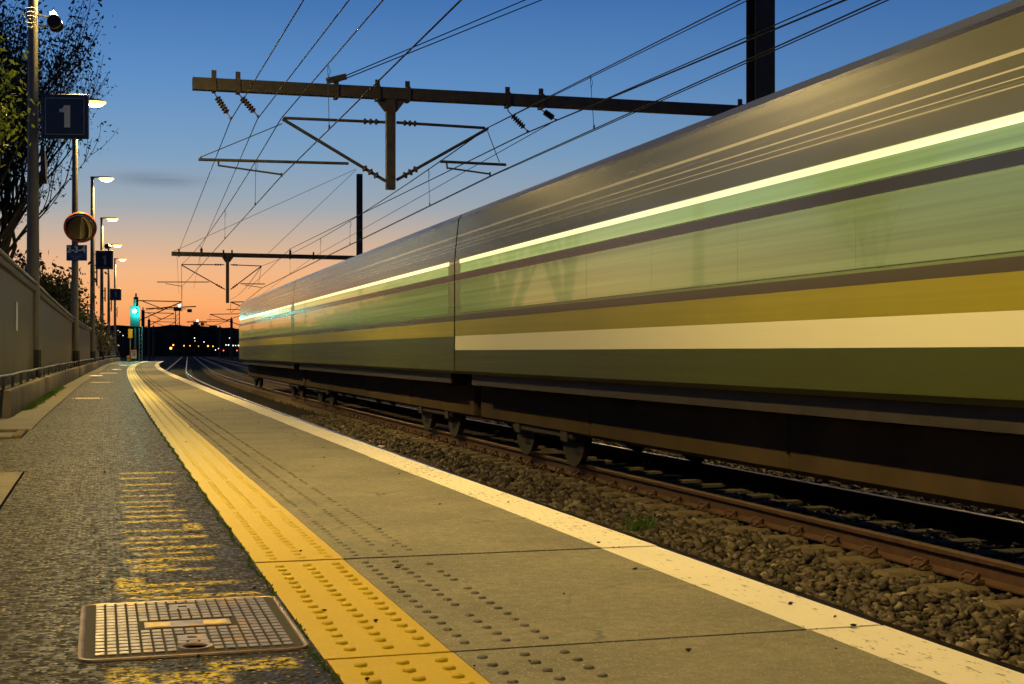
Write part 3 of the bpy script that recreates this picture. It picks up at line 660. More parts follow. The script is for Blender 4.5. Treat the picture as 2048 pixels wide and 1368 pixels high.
def scatter(n, s1, s2, l1, l2, size, name, pw=1.0, zb=-.845):
    s = s1+(s2-s1)*rng.random(n)**pw; l = rng.uniform(l1, l2, n); t = np.interp(s, S_, _th)
    c = np.stack([np.interp(s, S_, _X)+l*np.cos(t), np.interp(s, S_, _Y)+l*np.sin(t), zb+rng.uniform(-.02, .022, n)], -1)
    k = rng.integers(0, len(RV), n); V = np.array(RV)[k]; V = V*rng.uniform(.6, 1.2, (n, 1, 3))*(size*rng.uniform(.55, 1.35, n))[:, None, None]; V[:, :, 2] *= .75
    a = rng.uniform(0, 6.28, n); b_ = rng.uniform(-.5, .5, n); ca, sa, cb, sb = np.cos(a), np.sin(a), np.cos(b_), np.sin(b_)
    x, y, z = V[..., 0], V[..., 1], V[..., 2]; y, z = y*cb[:, None]-z*sb[:, None], y*sb[:, None]+z*cb[:, None]; x, y = x*ca[:, None]-y*sa[:, None], x*sa[:, None]+y*ca[:, None]
    V = np.stack([x, y, z], -1)+c[:, None, :]
    Fa = RF[None]+(np.arange(n)*12)[:, None, None]
    return V.reshape(-1, 3), Fa.reshape(-1, 3)
parts = [scatter(14000, 2.5, 13, 3.3, 5.60, .039, ''), scatter(7500, 3, 14, 5.72, 7.2, .036, '', 1, -.835), scatter(10500, 13, 34, 3.3, 5.75, .047, '', 1.2), scatter(5500, 3, 30, 7.1, 9.2, .045, '')]
V = np.concatenate([p[0] for p in parts]); off = np.cumsum([0]+[len(p[0]) for p in parts[:-1]]); Fa = np.concatenate([p[1]+o for p, o in zip(parts, off)])
struct(bulk('ballast', V, Fa, M['stones']), 'brown crushed stone ballast between the platform edge and the rails', 'stuff')

# ---------------------------------------------------------------- opposite platform with its furniture
OL = 11.45
b = MB(); b.sweep([-6]+list(np.arange(0, 100, 4)), [(OL+.12, -1.14), (17.5, -1.14), (17.5, -.09), (OL+.12, -.09)]); struct(b.build('opposite_platform', M['face']))
b = MB(); b.sweep([-6]+list(np.arange(0, 100, 4)), [(OL, -.13), (17.5, -.085), (17.5, 0), (OL+.02, 0), (OL, -.01)]); struct(b.build('opposite_platform_top', M['foot']), 'surface and coping of the opposite platform')
FX = 15.4
T = thing('palisade_fence', 'dark spiked palisade fence behind the opposite platform', 'fence', Matrix.Identity(4))
m_ = MB()
for s in np.arange(4, 60, .17): m_.box(-.03, .03, -.006, .006, .1, 1.95, frame(s, FX, 0)); 
m_.build('pales', M['dark_steel'], T)
for z in (.4, 1.65): m_ = MB(); m_.sweep(list(np.arange(4, 60.5, 2)), [(FX+.01, z-.03), (FX+.05, z-.03), (FX+.05, z+.03), (FX+.01, z+.03)]); m_.build('cross_rail', M['dark_steel'], T)
for s in np.arange(4, 60, 2.8): m_ = MB(); m_.box(.055, .13, -.05, .05, 0, 2.0, frame(s, FX, 0)); m_.build('fence_post', M['dark_steel'], T)
for s, l in ((17.2, 'lamp post with star shaped light on the right of the opposite platform'), (37, 'middle lamp post of the opposite platform'), (59, 'far lamp post of the opposite platform, its light just over the train roof')):
    lamp_post(s, 14.6, 6.3, l, -1, False, .6, .15, 'lamp posts of the opposite platform')
T = thing('bench', 'metal bench with round armrests on the opposite platform', 'bench', frame(11.5, 14.4, 0) @ Matrix.Rotation(R(-90), 4, 'Z'))
m_ = MB(); m_.box(-1.5, 1.5, -.22, .22, .43, .46, None, .01); m_.build('seat', M['steel'], T)
for i in range(5):
    x = -1.5+i*.62; m_ = MB(); m_.box(x+.08, x+.54, .20, .23, .50, .92, None, .01); m_.build('backrest', M['steel'], T)
for i in range(6):
    x = -1.5+i*.6; m_ = MB(); m_.tube([(x, -.2*math.cos(a), .46+.22*math.sin(a)) for a in np.linspace(0, math.pi, 10)], .016, 6); m_.build('armrest', M['yellow_sign'] if i == 0 else M['dark_steel'], T)
for x in (-1.1, 1.1): m_ = MB(); m_.box(x-.05, x+.05, -.15, .15, .01, .428); m_.build('leg', M['dark_steel'], T)

# ---------------------------------------------------------------- the green train
def traincoat(name, col, rough=.22, spec=.5, metal=.0, dirt=.25):
    t = NT(name); v = t.coord('UV', (.12, 8, 1)); n = t.noise(v, 1.2, 5); v2 = t.coord('UV', (1, 1, 1)); n2 = t.noise(v2, .6, 3)
    c = t.mix(t.rng(n, .35, .75, 0, dirt), col, tuple(x*.45 for x in col)); c = t.mix(t.rng(n2, .4, .7, 0, dirt), c, tuple(x*.6 for x in col))
    t.set(Base_Color=c, Roughness=t.rng(n, .3, .7, rough*.8, rough*1.25), Metallic=metal, Coat_Weight=.35, Coat_Roughness=rough*.6); t.bump(t.noise(t.coord('UV', (.5, .12, 1)), 1.0, 2), .08, .02); return t.m
M['t_olive'] = traincoat('olive green skirt paint', (.062, .074, .005), .38)
M['t_white'] = traincoat('cream painted headlight streak', (.90, .85, .56), .4, dirt=.05)  # cream paint standing in for the streak of the headlights
M['t_yellow'] = traincoat('yellow livery band', (.36, .31, .004), .4)
M['t_sill'] = traincoat('dark bronze sill band', (.085, .068, .03), .3)
M['t_green'] = traincoat('light green livery band', (.20, .27, .09), .3)
M['t_grey'] = traincoat('bronze grey upper panel', (.115, .112, .040), .24)
M['t_dark'] = traincoat('dark bronze trim', (.030, .028, .022), .25)
M['t_roof'] = traincoat('blue grey roof sheet', (.13, .15, .20), .35, metal=.5)
M['t_trim'] = traincoat('pale rain strip', (.55, .52, .36), .3)
def glow(name, col, st):
    t = NT(name); v = t.coord('UV', (.05, 5.5, 1)); n = t.noise(v, 1.2, 4); c = t.mix(t.rng(n, .3, .7), col, tuple(x*.42 for x in col))
    t.set(Base_Color=(.02, .025, .01), Roughness=.14, Emission_Color=c, Emission_Strength=st, Coat_Weight=.5); return t.m
M['t_glass'] = glow('lit tinted train window', (.22, .25, .065), 1.0)
M['t_glass2'] = glow('lit upper train window', (.38, .50, .14), 1.0)
M['t_cantrail'] = glow('glowing cantrail strip', (1.0, .96, .45), 1.9)
TL = 4.95; TC = TL+1.29
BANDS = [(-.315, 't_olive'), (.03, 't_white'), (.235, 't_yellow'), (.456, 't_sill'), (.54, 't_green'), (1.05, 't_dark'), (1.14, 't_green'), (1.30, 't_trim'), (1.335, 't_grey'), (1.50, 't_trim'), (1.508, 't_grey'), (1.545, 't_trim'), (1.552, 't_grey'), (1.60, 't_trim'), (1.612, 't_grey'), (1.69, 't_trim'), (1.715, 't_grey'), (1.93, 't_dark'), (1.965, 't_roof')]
TM = ['t_olive', 't_white', 't_yellow', 't_sill', 't_green', 't_dark', 't_trim', 't_grey', 't_roof']
hw = 1.29
side = [(-hw+.05, -.315, 0)] + [(-hw, h, TM.index(m)) for h, m in BANDS[1:] if h < 1.3] 
prof = [(-hw+.04, -.315, 0), (-hw, -.27, 0)]
for (h, m), (h2, m2_) in zip(BANDS[1:], BANDS[2:]+[(1.965, 't_roof')]):
    x = -hw+(0 if h <= 1.335 else (h-1.335)*.10)
    prof.append((x, h, TM.index(m)))
prof[-1] = (-hw+.063, 1.965, TM.index('t_roof'))
prof += [(-hw+.12, 2.04, 8), (-hw+.30, 2.11, 8), (-hw+.7, 2.15, 8)]
full = prof+[(-x, z, m) for x, z, m in prof[::-1]]
pm = [prof[i][2] for i in range(len(prof))]; pm_full = pm+[8 if i == len(prof)-1 else prof[i-1][2] for i in range(len(prof)-1, 0, -1)]+[0]
pm_full = (pm_full+[0]*50)[:len(full)]
TR = thing('commuter_train', 'long green and yellow striped commuter train filling the right of the view', 'train', Matrix.Identity(4))
def tuv(o):
    uvs(o)
    me = o.data; d = np.empty(len(me.loops)*2); me.uv_layers[0].data.foreach_get('uv', d); d = d.reshape(-1, 2); z = np.array([me.vertices[l.vertex_index].co.z for l in me.loops]); d2 = np.stack([d[:, 1], z], -1); me.uv_layers[0].data.foreach_set('uv', d2.ravel())
def strip(name, a, c, z0, z1, mat, par, prow=.006, thick=.02, lat0=TL):
    # a flat panel on the near side of a carriage between stations a and c
    f = lambda z: 0 if z <= 1.335-CZ+CZ else (z-1.335)*.10
    m_ = MB(); ts = list(np.linspace(a, c, max(2, int((c-a)/2)+1)))
    m_.sweep(ts, [(lat0-prow+f(z0), CZ+z0), (lat0-prow+f(z1), CZ+z1), (lat0+thick, CZ+z1), (lat0+thick, CZ+z0)]); o = m_.build(name, mat, par); tuv(o); return o
cars = [(39.32, 58.4), (20.02, 39.25), (.75, 19.95), (-18.5, .68)]
for ci, (a, c) in enumerate(cars):
    ts = list(np.arange(a, c, 1.0))+[c]
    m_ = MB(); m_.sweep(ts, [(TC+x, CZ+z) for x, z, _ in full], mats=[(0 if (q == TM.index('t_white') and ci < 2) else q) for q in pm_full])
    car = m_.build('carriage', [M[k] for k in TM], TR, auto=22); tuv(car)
    car['label'] = ['rear carriage at the far end', 'third carriage from the front', 'second carriage', 'leading carriage at the right of the view'][ci]
    # underframe, bogies
    m_ = MB(); m_.sweep([a+.6]+list(np.arange(a+2, c-1, 2))+[c-.6], [(TL+.10, CZ-.47), (TL+2.40, CZ-.47), (TL+2.40, CZ-.318), (TL+.10, CZ-.318)]); m_.build('underframe', M['dark_steel'], car)
    for sb in (a+3.0, c-3.0):
        m_ = MB(); fr = frame(sb, TC, RT)
        m_.box(-.91, -.83, -1.3, 1.3, .30, .46, fr, .03); m_.box(.83, .91, -1.3, 1.3, .30, .46, fr, .03); m_.box(-.9, .9, -.25, .25, .45, .62, fr)
        for yy in (-1.0, 1.0):
            for xx in (-1, 1): m_.lathe([(.02, -.05), (.40, -.05), (.42, .03), (.45, .04), (.45, .06), (.02, .06)], 24, fr @ Matrix.Translation((xx*.75, yy, .42)) @ Matrix.Rotation(R(90*xx), 4, 'Y'))
            m_.box(-.93, -.912, yy-.12, yy+.12, .28, .48, fr)
        m_.build('bogie', M['grime'], car, auto=40)
    for e0, e1 in ((a+.15, a+4.7), (a+4.71, a+9.4), (a+9.41, a+14.2), (a+14.21, c-.15)):
        m_ = MB(); m_.box(-.94, .94, -(e1-e0)/2, (e1-e0)/2, .37, .882, frame((e0+e1)/2, TC, RT), .04); m_.build('skirt_panel', M['skirt'], car)
    if ci < 3 or True:
        L = c-a; doors = [a+.27*L, a+.73*L]; edges = [a+.35]
        for d in doors: edges += [d-.706, d+.706]
        edges.append(c-.35)
        for k in range(0, len(edges), 2):
            e0, e1 = edges[k], edges[k+1]; nwin = max(1, round((e1-e0)/1.75)); wq = (e1-e0)/nwin
            for q in range(nwin):
                strip('window', e0+q*wq+.004, e0+(q+1)*wq-.004, .57, 1.044, M['t_glass'], car)
                strip('upper_window', e0+q*wq+.004, e0+(q+1)*wq-.004, 1.150, 1.286, M['t_glass2'], car)
        for d in doors:
            for sgn in (-1, 1):
                x0, x1 = (d-.70, d-.006) if sgn < 0 else (d+.006, d+.70)
                strip('door', x0, x1, .57, 1.044, M['t_glass'], car, .007)
                strip('door_fanlight', x0, x1, 1.150, 1.286, M['t_glass2'], car, .007)
        strip('cantrail_strip', a+.3, c-.3, 1.288, 1.345, M['t_cantrail'], car, .008)  # glowing strip along the body side above the windows
        strip('rain_gutter', a+.1, c-.1, 1.935, 1.96, M['t_dark'], car, .0, .09, TL)
m_ = MB()
for a_, c_ in ((39.25, 39.32), (19.95, 20.02), (.68, .75)): m_.sweep([a_-.05, c_+.05], [(TL+.03, CZ-.25), (TL+2.55, CZ-.25), (TL+2.48, CZ+1.97), (TL+.10, CZ+1.97)])
m_.build('gangway_bellows', M['t_dark'], TR)

# ---------------------------------------------------------------- overhead line gantries
def insulator(m_, a, b_, r=.075, n=6):
    a = Vector(a); b_ = Vector(b_); d = b_-a; L = d.length; q = d.to_track_quat('Z', 'Y').to_matrix().to_4x4(); q.translation = a
    pr = [(.012, 0), (.012, L*.22)]
    for i in range(n):
        z = L*(.24+.56*i/n); h = L*.56/n; pr += [(.03, z), (r, z+h*.35), (r*.85, z+h*.5), (.03, z+h*.7)]
    pr += [(.012, L*.82), (.012, L*.93), (.03, L*.95), (.03, L)]
    m_.lathe(pr, 10, q)
def gantry(sg, lab_, px, k, group='overhead line gantries'):
    T = thing('line_gantry', lab_, 'gantry', Matrix.Identity(4), group); f = lambda x, y: PL(x, y, sg); th = TH(sg); ax = Vector((math.cos(th), math.sin(th), 0)); al = Vector((-math.sin(th), math.cos(th), 0))
    a = f(*px['beam0']); c = f(*px['beam1']); m_ = MB(); m_.bar(a, c, .22, .25*1.0); m_.build('beam', M['dark_steel'], T)
    mb = f(*px['mast']); Mx = frame(sg, 0, 0); Mx.translation = Vector((mb.x, mb.y, 0)); h = px['mast_top']; w_ = px['mast_w']
    m_ = MB()
    m_.box(-w_/2, w_/2, -w_/2, -w_/2+.03, -.1, h, Mx); m_.box(-w_/2, w_/2, w_/2-.03, w_/2, -.1, h, Mx); m_.box(-.02, .02, -w_/2+.03, w_/2-.03, -.1, h, Mx)
    m_.build('mast', M['dark_steel'], T)
    dz0 = f(*px['drop0']); dz1 = f(*px['drop1']); m_ = MB(); m_.bar(dz0, dz1, .19, .19, al); m_.build('drop_post', M['dark_steel'], T)
    m_ = MB(); g = [f(*q) for q in px['gusset']]; m_.add([p-al*.06 for p in g]+[p+al*.06 for p in g], [(0, 1, 2, 3), (7, 6, 5, 4), (0, 4, 5, 1), (1, 5, 6, 2), (2, 6, 7, 3), (3, 7, 4, 0)]); m_.build('gusset', M['dark_steel'], T)
    for q in px['clamps']:
        p = f(*q); m_ = MB(); Mc = frame(sg, 0, 0); Mc.translation = p; m_.box(-.04, .04, -.15, .15, -.16, .16, Mc); m_.box(-.05, .05, -.02, .02, .14, .30, Mc); m_.build('beam_clamp', M['dark_steel'], T)
    for cant in px['cants']:
        m_ = MB()
        for (p, q, r) in cant: m_.tube([f(*p), f(*q)], r, 8)
        o = m_.build('cantilever', M['dark_steel'], T); 
        # ribbed insulators at the post ends of the top tube and strut
        for (p, q, r) in cant[:2]:
            A = f(*p); B = f(*q); mi = MB(); d = (A-B); u = d.normalized(); insulator(mi, B, B+u*min(.8, d.length*.3), r*2.3, 3); mi.build('insulator', M['ceramic'], o)
    for p, q in px['ins']:
        m_ = MB(); A = f(*p); B = f(*q); B = B-al*.25; m_.tube([A+Vector((0, 0, .06)), A], .012, 6); insulator(m_, A, B); m_.build('insulator', M['ceramic'], T)
    for p, q in px['stays']:
        m_ = MB(); m_.tube([f(*p), f(*q)], .012, 6); m_.build('stay_cable', M['wire'], T)
    if 'anchor' in px:
        p = f(*px['anchor']); m_ = MB(); m_.bar(p+ax*-.2, p+ax*.22+Vector((0, 0, .12)), .1, .12); m_.build('stay_anchor', M['dark_steel'], T)
    return T
G1 = 29.9
gantry(G1, 'nearest steel gantry spanning the tracks from the thick mast at the right', dict(beam0=(385, 167.5), beam1=(1540, 226), mast=(1521, 766), mast_top=10.9, mast_w=.50,
    drop0=(781, 188), drop1=(781, 379), gusset=[(750, 197), (812, 200), (793, 224), (770, 223)],
    clamps=[(428, 169), (476, 172), (755, 187), (815, 190), (1015, 201), (1082, 204), (672, 183), (1480, 224)],
    cants=[[((567, 236), (771, 244.5), .032), ((565, 238), (771, 362), .036), ((397, 319), (697, 327), .032), ((437, 331), (563, 349), .020), ((437, 320), (437, 332), .02), ((563, 346), (563, 354), .02), ((565, 247), (402, 314), .010), ((402, 313), (402, 319), .02)],
           [((970, 256), (793, 245), .032), ((976, 257), (793, 360), .036), ((880, 323), (1012, 329.5), .032), ((895, 336), (980, 348), .020), ((893, 325), (895, 338), .02), ((980, 344), (980, 353), .02), ((975, 262), (999, 325), .010)]],
    ins=[((426, 182), (460, 241)), ((474, 184), (515, 238)), ((1016, 222), (1050, 267)), ((1082, 219), (1106, 244))],
    stays=[((676, 158), (1521, -199)), ((674, 164), (1521, -176))], anchor=(672, 163)), 1)
G2 = 85.0
gantry(G2, 'second smaller gantry further down the line', dict(beam0=(343, 507.5), beam1=(722, 516), mast=(719, 725), mast_top=11.6, mast_w=.34,
    drop0=(455, 512), drop1=(455, 606), gusset=[(443, 513), (468, 513.5), (460, 524), (450, 524)],
    clamps=[(358, 508), (403, 508), (447, 510), (464, 510), (580, 513), (627, 514)],
    cants=[[((363, 529), (449, 529.5), .03), ((363, 530), (450, 579), .034), ((314, 564), (418, 564), .03), ((331, 567), (364, 572.5), .02), ((363, 530), (363.5, 600), .012)],
           [((523, 532), (461, 529.5), .03), ((523, 532), (461, 579), .034), ((481, 567.5), (530, 568), .03), ((489, 570), (523, 575), .02), ((523, 532), (517, 568), .012)]],
    ins=[((403, 507), (403, 495)), ((580, 512), (580, 498))], stays=[((712, 338), (347, 503)), ((712, 340), (536, 507))]), 2)

# ---------------------------------------------------------------- wires
def lev(px, py, z):   # point on a pixel ray at a height
    y = (z-CZ)*F/(Y0-py); return Vector(((px-1024)/F*y, y, z))
def wire(name, label, cat, g1, top, g2, r=.010, sag=.0, off=0.0):
    a = PL(*g1, G1); q = lev(top, 0, a.z-off); d = (q-a).normalized(); t0 = a+d*46; c = PL(*g2, G2)
    far = P(150, 0); dlat = c-P(G2, 0); far = P(140, 0)+Vector((dlat.x, dlat.y, c.z))
    pts = [t0, a]
    for k in range(1, 13):
        t = k/12; p = a.lerp(c, t); p.z -= sag*4*t*(1-t); pts.append(p)
    for k in range(1, 9):
        t = k/8; p = c.lerp(far, t); p.z -= sag*4*t*(1-t); pts.append(p)
    m_ = MB(); m_.tube(pts, r, 6); o = m_.build(name, M['wire'], None, True); tag(o, label, cat, 'overhead wires'); return pts, o
W1, _ = wire('feeder_wire', 'outermost left feeder wire hanging from the first insulator of the near gantry', 'wire', (461, 241), 607, (354, 512))
W2, _ = wire('feeder_wire', 'second feeder wire from the left, on the second insulator', 'wire', (515, 238), 698, (403, 496))
W3, O3 = wire('messenger_wire', 'left track upper messenger wire passing the left cantilever tip', 'wire', (563, 236), 766, (363, 529), .011, .35)
W4, O4 = wire('contact_wire', 'left track contact wire crossing the beam diagonally', 'wire', (563, 352), 922, (364, 573), .011, .0)
W5, O5 = wire('messenger_wire', 'right track messenger wire from right cantilever tip', 'wire', (976, 255), 1480, (523, 532), .011, .35)
W5b, _ = wire('messenger_wire', 'twin of the right messenger wire just beside it', 'wire', (979, 254), 1496, (524, 531.5), .009, .35)
W6, _ = wire('feeder_wire', 'dark feeder wire meeting the third insulator of the near gantry', 'wire', (1050, 267), 1690, (580, 498), .016)
W6b, _ = wire('feeder_wire', 'dark feeder wire above its twin, passing the fourth insulator', 'wire', (1106, 244), 1664, (628, 513), .011)
W7, O7 = wire('contact_wire', 'right track contact wire closest to the train roof', 'wire', (980, 352), 1760, (523, 576), .011, .0)
W7b, _ = wire('contact_wire', 'twin of the right contact wire running beside it', 'wire', (986, 351), 1776, (525, 576), .009, .0)
def at_px(pts, px):
    best = None
    for a, c in zip(pts[:-1], pts[1:]):
        if a.y < .5 or c.y < .5:
            a, c = a.copy(), c.copy()
            if a.y < 2 and c.y > 2: a = a.lerp(c, (2-a.y)/(c.y-a.y))
            else: continue
        for k in range(40):
            p = a.lerp(c, k/40); e = abs(1024+F*p.x/p.y-px)
            if best is None or e < best[0]: best = (e, p)
    return best[1]
for (up, lo, O, xs) in ((W3, W4, O3, ((657, 659), (512, 510), (450, 450), (400, 400))), (W5, W7, O5, ((1178, 1182), (857, 859), (700, 700), (641, 641), (580, 580)))):
    for xa, xb in xs:
        a = at_px(up, xa); c = at_px(lo, xb); m_ = MB(); m_.tube([a, c], .006, 5); m_.tube([a+Vector((.0, 0, -.0)), a+Vector((.05, 0, -.12)), a+Vector((.01, 0, -.24))], .005, 5); m_.tube([c, c+Vector((0, 0, .07))], .016, 6); m_.build('dropper', M['wire'], O)

# masts with single cantilevers further on
def far_mast(px, ptop, Y, tip, label, zt=None):
    b_ = PIX(px, ptop, Y); T = thing('catenary_mast', label, 'mast', Vector((b_.x, b_.y, -.9)), 'far masts of the overhead line'); T.matrix_world = Matrix.Identity(4)
    m_ = MB(); m_.bar((b_.x, b_.y, -.9), (b_.x, b_.y, b_.z), .34, .3); m_.tube([b_, b_+Vector((0, 0, .35))], .08, 8); m_.build('mast', M['dark_steel'], T)
    sg = 1 if tip > px else -1; z = b_.z-.35; tp = Vector((PIX(tip, 0, Y).x, b_.y, z-.1))
    m_ = MB(); m_.tube([(b_.x, b_.y, z), tp], .05, 6); m_.tube([tp, (b_.x, b_.y, z-2.1)], .05, 6); m_.tube([(b_.x+sg*.5, b_.y, z), (b_.x+(tp.x-b_.x)*.62, b_.y, z-.9)], .04, 6)
    m_.tube([(b_.x+(tp.x-b_.x)*.45, b_.y, z-.85), (tp.x+sg*.4, b_.y, z-.82)], .035, 6); m_.tube([tp, tp+Vector((0, 0, -1.0))], .02, 5); m_.build('cantilever', M['dark_steel'], T)
for a in ((272, 594, 137, 364, 'first far mast, rising behind the green signal'), (286, 620, 188, 348, 'slim mast right of the green signal'), (298, 639, 240, 352, 'third far mast on the left side of the line'), (307, 652, 300, 350, 'smallest mast on the left side of the line'),
          (570, 595, 137, 461, 'first far mast on the right, mostly behind the train'), (503, 622, 188, 420, 'mast standing at the tail of the train'), (463, 638, 240, 397, 'mast left of the train tail against the sunset'), (440, 653, 300, 390, 'smallest mast on the right side of the line')): far_mast(*a)

# ---------------------------------------------------------------- signal and end of platform signs
Y = 122; p = PIX(270, 632, Y); T = thing('rail_signal', 'tall railway signal showing a bright green light', 'signal', Vector((p.x, p.y, 0)))
z0 = PIX(0, 653, Y).z; z1 = PIX(0, 612, Y).z
m_ = MB(); m_.box(-.43, .43, 0, .06, z0, z1, None, .02); m_.build('backplate', M['black'], T)
m_ = MB(); m_.lathe([(.20, 0), (.20, .22)], 20, Matrix.Translation((.02, 0, z1-.45)) @ Matrix.Rotation(R(90), 4, 'X')); m_.build('lens_hood', M['black'], T)
m_ = MB(); m_.lathe([(.19, 0), (.12, .05), (.001, .07)], 20, Matrix.Translation((.02, -.22, z1-.45)) @ Matrix.Rotation(R(90), 4, 'X')); m_.build('lens', M['green_lens'], T, True)
m_ = MB(); m_.box(-.07, .07, .07, .2, -1.1, z1+.6, None, .01); m_.build('post', M['dark_steel'], T)
m_ = MB(); m_.tube([(.35, .1, -1), (.35, .1, z0+.02)], .03, 6); m_.tube([(.6, .1, -1), (.6, .1, z0+.02)], .03, 6)
for k in range(9): m_.tube([(.35, .1, -.6+k*.35), (.6, .1, -.6+k*.35)], .015, 5)
m_.build('ladder', M['steel'], T)
ld = bpy.data.lights.new('signal light', 'POINT'); ld.energy = 800; ld.color = (.03, 1, .85); ld.shadow_soft_size = .22; lo = bpy.data.objects.new('signal_light', ld); COL.objects.link(lo); lo.parent = T; lo.location = (.02, -.55, z1-.45)
m_ = MB(); Y = 112; a = PIX(256.5, 658, Y); c = PIX(265, 676, Y); T = thing('yellow_board', 'small yellow board below the green signal', 'sign', Vector((a.x, a.y, 0)))
m_.box(0, c.x-a.x, 0, .03, c.z, a.z); m_.build('board', M['yellow_sign'], T); m_ = MB(); m_.tube([(.15, .05, -.9), (.15, .05, c.z+.1)], .03, 6); m_.build('post', M['steel'], T)
Y = 110; a = PIX(262.5, 700, Y); c = PIX(273, 717, Y); T = thing('warning_notice', 'white warning notice with red heading at the platform end', 'sign', Vector((a.x, a.y, 0)))
wd = c.x-a.x; m_ = MB(); m_.box(0, wd, 0, .02, c.z, a.z); m_.build('board', M['white_metal'], T)
m_ = MB(); m_.box(.02, wd-.02, -.006, -.001, a.z-.14, a.z-.03); m_.build('heading', M['orange'], T)
m_ = MB()
for k in range(3): m_.box(.06, wd-.06, -.005, -.001, a.z-.25-k*.1, a.z-.22-k*.1)
m_.build('text_lines', M['dark_steel'], T); m_ = MB(); m_.tube([(.05, .04, -.0), (.05, .04, a.z)], .02, 6); m_.tube([(wd-.05, .04, 0), (wd-.05, .04, a.z)], .02, 6); m_.build('post', M['steel'], T)
a = PIX(257.5, 712, Y); m_ = MB(); m_.box(a.x-.12, a.x+.1, Y-.1, Y+.1, 0, .42, None, .01); tag(m_.build('cabinet', M['yellow_sign']), 'small ochre cabinet left of the white warning notice', 'cabinet')

# ---------------------------------------------------------------- far background
def ridge(name, Y, pts, mat, dep=500):
    v = []; f = []; n = len(pts)
    for x, y in pts: p = PIX(x, y, Y); v += [(p.x, Y, -1.1), (p.x, Y, p.z), (p.x*1.05, Y+dep, p.z+2), (p.x*1.05, Y+dep, -1.1)]
    for i in range(n-1):
        for k in range(3): f.append((i*4+k, i*4+k+1, (i+1)*4+k+1, (i+1)*4+k))
    m_ = MB(); m_.add(v, f); return struct(m_.build(name, mat, None, True))
r = random.Random(9); pts = [(x, 657+5*math.sin(x*.013+1)+3*math.sin(x*.05)+r.uniform(-1, 1)) for x in range(-900, 2900, 14)]; ridge('hills', 2400, pts, M['hill'])
def facade(lit):
    t = NT('office facade with a few lit windows'); v = t.coord('Object'); br = t.n('ShaderNodeTexBrick'); br.offset = 0; br.inputs['Scale'].default_value = 1; br.inputs['Mortar Size'].default_value = .7; br.inputs['Brick Width'].default_value = 3.2; br.inputs['Row Height'].default_value = 3.4; br.inputs['Color1'].default_value = (0, 0, 0, 1); br.inputs['Color2'].default_value = (1, 1, 1, 1); br.inputs['Mortar'].default_value = (0, 0, 0, 1); br.inputs['Bias'].default_value = -.2
    sx = t.n('ShaderNodeSeparateXYZ'); t.l(v, sx.inputs[0]); cx = t.n('ShaderNodeCombineXYZ'); t.l(sx.outputs[0], cx.inputs[0]); t.l(sx.outputs[2], cx.inputs[1]); t.l(cx.outputs[0], br.inputs['Vector'])
    f = t.rng(br.outputs[0], lit, lit+.02); t.set(Base_Color=(.03, .026, .022), Roughness=.8, Specular_IOR_Level=.05, Emission_Color=(1, .75, .4), Emission_Strength=t.math('MULTIPLY', f, .55)); return t.m
M['fac'] = facade(.955)
for i, (x0, x1, yt, Y, lb) in enumerate(((328, 362, 655, 620, 'broad dark office block below the crane'), (364, 402, 654, 640, 'dark office block in the middle of the skyline'), (404, 432, 656, 600, 'dark office block right of the middle one'), (434, 470, 661, 560, 'low dark block left of the train tail'), (205, 235, 668, 520, 'low dark building behind the lamp posts'), (283, 326, 664, 580, 'dark building right of the green signal'), (472, 530, 664, 590, 'dark building half hidden by the train tail'))):
    a = PIX(x0, yt, Y); c = PIX(x1, yt, Y); T = thing('office_building', lb, 'building', Vector(((a.x+c.x)/2, Y, -1.1)), 'buildings on the skyline'); W = c.x-a.x
    m_ = MB(); m_.box(-W/2, W/2, 0, 25, 0, a.z+1.1); m_.build('walls', M['fac'], T)
    m_ = MB(); m_.box(-W/2-.3, W/2+.3, -.3, 25.3, a.z+1.1, a.z+1.5); m_.box(-W*.2, W*.1, 6, 14, a.z+1.5, a.z+2.4); m_.build('roof', M['bldg'], T)
# crane
Y = 650
def crane(px, py, pj0, pj1, ybase, Y, label, tilt=0):
    p = PIX(px, py, Y); T = thing('tower_crane', label, 'crane', Vector((p.x, Y, -1.1)), 'tower cranes on the skyline'); zt = p.z+1.1; m_ = MB(); h = .9*Y/650
    for dx in (-h, h): m_.bar((dx, 0, 0), (dx, 0, zt), .3*Y/650, .3)
    for k in range(int(zt/2)): m_.bar((-h, 0, k*2), (h, 0, k*2+2), .18, .18)
    m_.box(-1.6, 1.6, -1, 1, zt, zt+1.5); m_.build('tower', M['dark_steel'], T)
    a = PIX(pj0, py, Y).x-p.x; c = PIX(pj1, py, Y).x-p.x; m_ = MB(); m_.bar((a, 0, zt+1.9-tilt), (c, 0, zt+1.3+tilt), .35, .5); m_.bar((a, 0, zt+1.2-tilt), (0, 0, zt+2.7), .2, .2); m_.box(c-4, c-2, -.5, .5, zt-.6, zt+.9); m_.build('jib', M['dark_steel'], T)
    m_ = MB(); m_.box(.6, 1.8, -1.6, -.9, zt+1.8, zt+3.0, None, .2); m_.build('lamp', M['lens_w'], T)
crane(355, 622, 292, 392, 655, 650, 'tall tower crane with lit lamp against the sunset', .8)
crane(392, 649, 374, 414, 655, 900, 'smaller low crane right of the tall one', .1)
